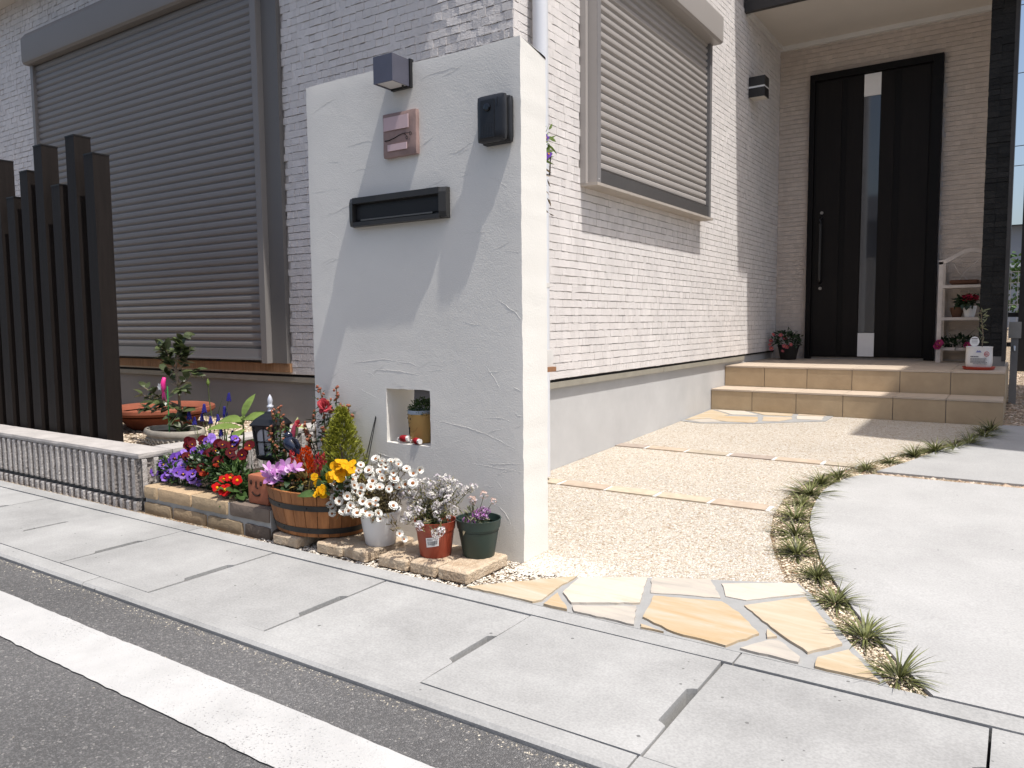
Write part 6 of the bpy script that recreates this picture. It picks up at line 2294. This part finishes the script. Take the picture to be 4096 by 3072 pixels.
for z in (0.975, 0.73, 0.50):
    mb = MB()
    mb.box(RX0 + 0.03, RX1, RY0 + 0.012, RY1, z, z + 0.022)
    mb.build('shelf_board', M_rack, rk)
mb = MB()
for c0, c1 in (((-0.46, 0.99), (-0.30, 1.20)), ((-0.47, 1.17), (-0.36, 1.03)), ((-0.45, 0.76), (-0.42, 0.96)), ((-0.33, 0.76), (-0.36, 0.96))):
    mb.tube([(c0[0], RY1 - 0.01, c0[1]), ((c0[0] + c1[0]) / 2 - 0.02, RY1 - 0.01, (c0[1] + c1[1]) / 2), (c1[0], RY1 - 0.01, c1[1])], 0.004, 5)
mb.build('wire_scrolls', M_rack, rk)
# things on the rack
wb_ = thing('wood_tray', 'dark brown wooden tray lying on the top rack shelf', 'tray', (-0.39, 6.84, 0.997))
mb = MB()
mb.prism([(-0.47, 6.76), (-0.30, 6.76), (-0.28, 6.93), (-0.43, 6.93)], 0.9975, 1.005)
mb.build('tray_base', mat('tray_wood', (0.10, 0.04, 0.022), 0.5, 0.2, 10), wb_)
for q in (((-0.47, 6.76), (-0.30, 6.76)), ((-0.43, 6.93), (-0.28, 6.93)), ((-0.47, 6.76), (-0.43, 6.93)), ((-0.30, 6.76), (-0.28, 6.93))):
    mb = MB()
    mb.tube([(q[0][0], q[0][1], 1.02), (q[1][0], q[1][1], 1.02)], 0.016, 6)
    mb.build('rim', MATS['tray_wood'], wb_)
kp = pot('white_cup_pot', 'small white pot with a red kalanchoe on the middle rack shelf', 'flower pot', (-0.345, 6.80, 0.7525),
         [(0.032, 0), (0.036, 0.01), (0.048, 0.085), (0.044, 0.085), (0.042, 0.07)], MATS['white_plastic'], n=24)
kl = thing('kalanchoe', 'red flower dome above dark leaves in the small white rack pot', 'flowers', (-0.345, 6.80, 0.84))
rng = random.Random(45)
mb = MB()
foliage(mb, rng, 90, (-0.355, 6.80, 0.865), (0.08, 0.06, 0.03), 0.05, 0.03, up=0.1)
mb.build('foliage', G2, kl)
me_kl = cluster('flower_dome', fm('petal_crimson', (0.46, 0.02, 0.06)), 110, 0.045, random.Random(3), 0.012)
put('flower_dome', me_kl, kl, (-0.345, 6.79, 0.895), V((0, 0, 1)), 0, (1.35, 1.1, 0.8))
tp_ = pot('clay_pot', 'small brown clay pot beside the white pot on the middle rack shelf', 'flower pot', (-0.43, 6.82, 0.7525),
          [(0.03, 0), (0.045, 0.05), (0.048, 0.075), (0.043, 0.075), (0.04, 0.06)], mat('brown_clay', (0.12, 0.06, 0.035), 0.8, 0.15, 12), n=24)
lowp = thing('low_rack_plant', 'dark trailing plant with magenta flowers on the lowest rack shelf', 'plant', (-0.40, 6.80, 0.523))
mb = MB()
foliage(mb, rng, 190, (-0.40, 6.79, 0.555), (0.14, 0.06, 0.05), 0.045, 0.02, up=0.2)
for a, b in (((-0.40, 6.79, 0.56), (-0.30, 6.77, 0.66)), ((-0.44, 6.79, 0.56), (-0.47, 6.77, 0.63))):
    stem(mb, a, b, 0.002, rng)
mb.build('foliage', G2, lowp)
me_lp = rosette('magenta_flower', fm('petal_magenta', (0.42, 0.05, 0.16)), None, 6, 0.03, 0.026, 0.25, 2, 0.15)
for p in ((-0.53, 6.71, 0.555), (-0.545, 6.72, 0.53), (-0.345, 6.71, 0.54), (-0.31, 6.72, 0.53)):
    put('magenta_flower', me_lp, lowp, p, (0, -0.9, 0.3), 0, rng.uniform(0.9, 1.1))

# white bag planter on a red saucer
bg = thing('bag_planter', 'white printed plastic bag planter on the porch edge', 'planter', (-0.236, 5.93, 0.418))
BGX, BGY, BGZ = -0.236, 5.925, 0.4195
mb = MB()
mb.lathe((BGX, BGY, BGZ), [(0.070, 0), (0.079, 0.008), (0.082, 0.04), (0.081, 0.085), (0.080, 0.128), (0.083, 0.136), (0.079, 0.138), (0.074, 0.125)], 48,
         rad=lambda t: (abs(cos(t)) ** 4 + abs(sin(t)) ** 4) ** -0.25 * (1 + 0.01 * sin(9 * t)) * 0.93)
mb.build('bag', mat('bag_plastic', (0.70, 0.68, 0.66), 0.4, 0.03, 8, 0.3, 35, bd=0.004), bg, autos=60)
mb = MB()
mb.lathe((BGX, BGY, BGZ + 0.115), [(0.074, 0), (0.02, 0.005)], 24, cap0=False, cap1=True)
mb.build('soil', M_dirt, bg)
M_pr = mat('print_grey', (0.10, 0.10, 0.12), 0.6)
yf = BGY - 0.0795
r3 = random.Random(5)
mb = MB()
for z, xa, xb, h in ((0.072, -0.045, 0.0, 0.006), (0.060, -0.045, 0.045, 0.003), (0.052, -0.045, 0.05, 0.003), (0.044, -0.045, 0.04, 0.003), (0.036, -0.045, 0.05, 0.004), (0.026, -0.03, 0.05, 0.003)):
    x = xa
    while x < xb:
        w = r3.uniform(0.003, 0.008)
        mb.box(BGX + x, BGX + min(x + w, xb), yf - 0.001, yf + 0.004, BGZ + z, BGZ + z + h)
        x += w + 0.0025
mb.build('printed_lines', M_pr, bg)
mb = MB()
mb.add([(BGX - 0.016, yf - 0.0006, BGZ + 0.102), (BGX + 0.016, yf - 0.0006, BGZ + 0.102), (BGX + 0.007, yf - 0.0006, BGZ + 0.116), (BGX, yf - 0.0006, BGZ + 0.111), (BGX - 0.007, yf - 0.0006, BGZ + 0.116)], [(0, 1, 2, 3, 4)])
mb.build('blue_emblem', mat('emblem_blue', (0.16, 0.18, 0.36), 0.6), bg)
mb = MB()
c = (BGX + 0.045, BGZ + 0.092)
mb.tube([(c[0] + 0.013 * cos(a), yf - 0.0006, c[1] + 0.015 * sin(a)) for a in [2 * pi * i / 18 for i in range(19)]], 0.0022, 5)
mb.box(c[0] - 0.008, c[0] + 0.008, yf - 0.002, yf + 0.002, c[1] - 0.003, c[1] + 0.003)
mb.build('red_stamp', mat('stamp_red', (0.45, 0.10, 0.12), 0.6), bg)
sa = thing('red_saucer', 'round orange-red saucer under the white bag planter', 'saucer', (BGX, BGY, 0.4055))
mb = MB()
mb.lathe((BGX, BGY, 0.4055), [(0.080, 0), (0.088, 0.003), (0.096, 0.018), (0.094, 0.02), (0.085, 0.013), (0.01, 0.013)], 40, cap1=True)
mb.build('dish', mat('saucer_red', (0.42, 0.055, 0.03), 0.45, 0.05, 8, spec=0.4), sa, autos=40)
ol = thing('olive_sapling', 'thin olive sapling growing from the white bag planter', 'sapling', (-0.222, 5.93, 0.53))
rng = random.Random(46)
mb = MB()
mb.tube([(-0.222, 5.93, 0.53), (-0.218, 5.93, 0.63), (-0.228, 5.93, 0.72), (-0.238, 5.93, 0.80)], [0.004, 0.0035, 0.003, 0.002], 6)
mb.build('trunk', BRK, ol)
mb = MB()
for i in range(34):
    z = rng.uniform(0.58, 0.80)
    p = V((-0.226, 5.93, z))
    mb.leaf(p, (rdir(rng, -0.2, 0.8)).normalized(), rdir(rng), rng.uniform(0.03, 0.055), 0.010, 0.2, 4, 0.2)
mb.build('leaves', G7, ol)
lbx = thing('round_label', 'round white plant label stuck in the bag planter', 'label', (-0.262, 5.90, 0.54))
mb = MB()
pts = [(-0.262 + 0.027 * cos(a) , 0.592 + 0.033 * sin(a)) for a in [2 * pi * i / 24 for i in range(24)]]
vs = [(x, 5.860, z) for x, z in pts] + [(x, 5.862, z) for x, z in pts]
mb.add(vs, [tuple(range(23, -1, -1)), tuple(range(24, 48))] + [(i, (i + 1) % 24, 24 + (i + 1) % 24, 24 + i) for i in range(24)])
mb.box(-0.266, -0.258, 5.8602, 5.8618, 0.50, 0.562)
mb.build('disc', MATS['label_paper'], lbx)
mb = MB()
for i, z in enumerate((0.609, 0.600, 0.591, 0.582)):
    mb.box(-0.262 - 0.017, -0.262 + 0.017, 5.8590, 5.8600, z, z + (0.005 if i == 0 else 0.002))
mb.build('printed_lines', M_pr, lbx)

# =================================================================== RIGHT EDGE: tap post, black gate post, background
tp = thing('tap_post', 'grey standpipe post with a small box beside the porch steps', 'standpipe', (-0.055, 6.55, 0.12))
M_tp = mat('tap_grey', (0.22, 0.21, 0.20), 0.6, 0.1, 9)
mb = MB()
mb.box(-0.07, -0.025, 6.53, 6.575, 0.10, 0.60)
mb.build('post', M_tp, tp)
mb = MB()
mb.box(-0.085, -0.01, 6.515, 6.59, 0.60, 0.715)
mb.build('box', mat('tap_box', (0.30, 0.28, 0.25), 0.6, 0.1, 9), tp)
mb = MB()
mb.tube([(-0.048, 6.53, 0.54), (-0.048, 6.49, 0.54), (-0.048, 6.48, 0.51)], 0.008, 8)
mb.build('tap', MATS['steel'], tp)
bp_ = thing('gate_post', 'black metal fence post with side rails beyond the porch', 'fence', (0.02, 9.2, 0.2))
mb = MB()
mb.box(-0.045, 0.08, 9.2, 9.28, 0.15, 2.6)
mb.build('post', M_blk, bp_)
for z in (0.45, 0.75):
    mb = MB()
    mb.box(-0.16, 1.5, 9.29, 9.32, z, z + 0.045)
    mb.build('rail', M_blk, bp_)
mf = thing('mesh_fence', 'grey wire mesh fence far behind the house', 'fence', (0, 15, 0.2))
M_gw = mat('galvanised', (0.35, 0.35, 0.36), 0.5, metal=0.3)
for i in range(40):
    mb = MB()
    mb.box(-2 + i * 0.1, -1.992 + i * 0.1, 15, 15.008, 0.2, 1.5)
    mb.build('upright_wire', M_gw, mf)
for z in (0.25, 0.6, 0.95, 1.3, 1.48):
    mb = MB()
    mb.box(-2, 2, 15.009, 15.017, z, z + 0.012)
    mb.build('cross_wire', M_gw, mf)
hd = thing('hedge', 'bright green hedge far behind the fence', 'hedge', (0, 19, 0))
rng = random.Random(47)
mb = MB()
for _ in range(2600):
    p = V((rng.uniform(-2.5, 2.5), 19 + rng.uniform(-0.4, 0.4), rng.uniform(0.8, 2.1)))
    mb.leaf(p, rdir(rng), rdir(rng), 0.12, 0.07, 0.2, 3)
mb.build('foliage', G1, hd)
mb = MB()
for x in (-1.8, -0.6, 0.6, 1.8):
    mb.tube([(x, 19, 0), (x, 19, 1.4)], 0.04, 6)
mb.build('trunks', BRK, hd)
nh = thing('neighbour_house', 'grey neighbouring house with a white band far in the background', 'house', (0, 30, 0))
mb = MB()
mb.box(-7, 6, 30, 38, 0, 3.7)
mb.build('wall', mat('neighbour_wall', (0.27, 0.28, 0.31), 0.8, 0.05, 1), nh)
mb = MB()
mb.box(-7.05, 6.05, 29.95, 38.05, 2.35, 2.5)
mb.build('band', mat('neighbour_band', (0.7, 0.7, 0.7), 0.7), nh)
mb = MB()
mb.add([(-7.4, 29.6, 3.7), (6.4, 29.6, 3.7), (6.4, 38.4, 3.7), (-7.4, 38.4, 3.7), (-7.4, 34, 4.1), (6.4, 34, 4.1)], [(0, 1, 5, 4), (2, 3, 4, 5), (1, 2, 5), (3, 0, 4), (3, 2, 1, 0)])
mb.build('roof', MATS['roof_slate'], nh)
for k, z in enumerate((9.6, 8.9, 7.4, 5.6, 5.2)):
    mb = MB()
    mb.tube([(-30, 24 + k, z + 0.6), (-8, 24 + k, z), (0.3, 24 + k, z + 0.1), (12, 24 + k, z - 0.1), (30, 24 + k, z + 0.6)], 0.012, 5)
    tag(mb.build('overhead_wire', M_blk, None, at=(0, 24 + k, z)), '%s thin black overhead wire from the top in the strip of sky' % ORDN[k], 'wire', 'overhead wires')

# low house across the street (seen only mirrored in the door glass)
oh = thing('opposite_house', 'low brown house across the street mirrored in the door glass', 'house', (-3, -10, 0))
mb = MB()
mb.box(-16, 9, -16, -9.5, -0.1, 3.4)
mb.build('wall', mat('opposite_wall', (0.17, 0.15, 0.13), 0.9, 0.1, 1), oh)
mb = MB()
mb.add([(-16.5, -9, 3.4), (9.5, -9, 3.4), (9.5, -16.5, 3.4), (-16.5, -16.5, 3.4), (-16.5, -12.7, 4.6), (9.5, -12.7, 4.6)], [(0, 1, 5, 4), (2, 3, 4, 5), (1, 2, 5), (3, 0, 4), (0, 3, 2, 1)])
mb.build('roof', MATS['roof_slate'], oh)
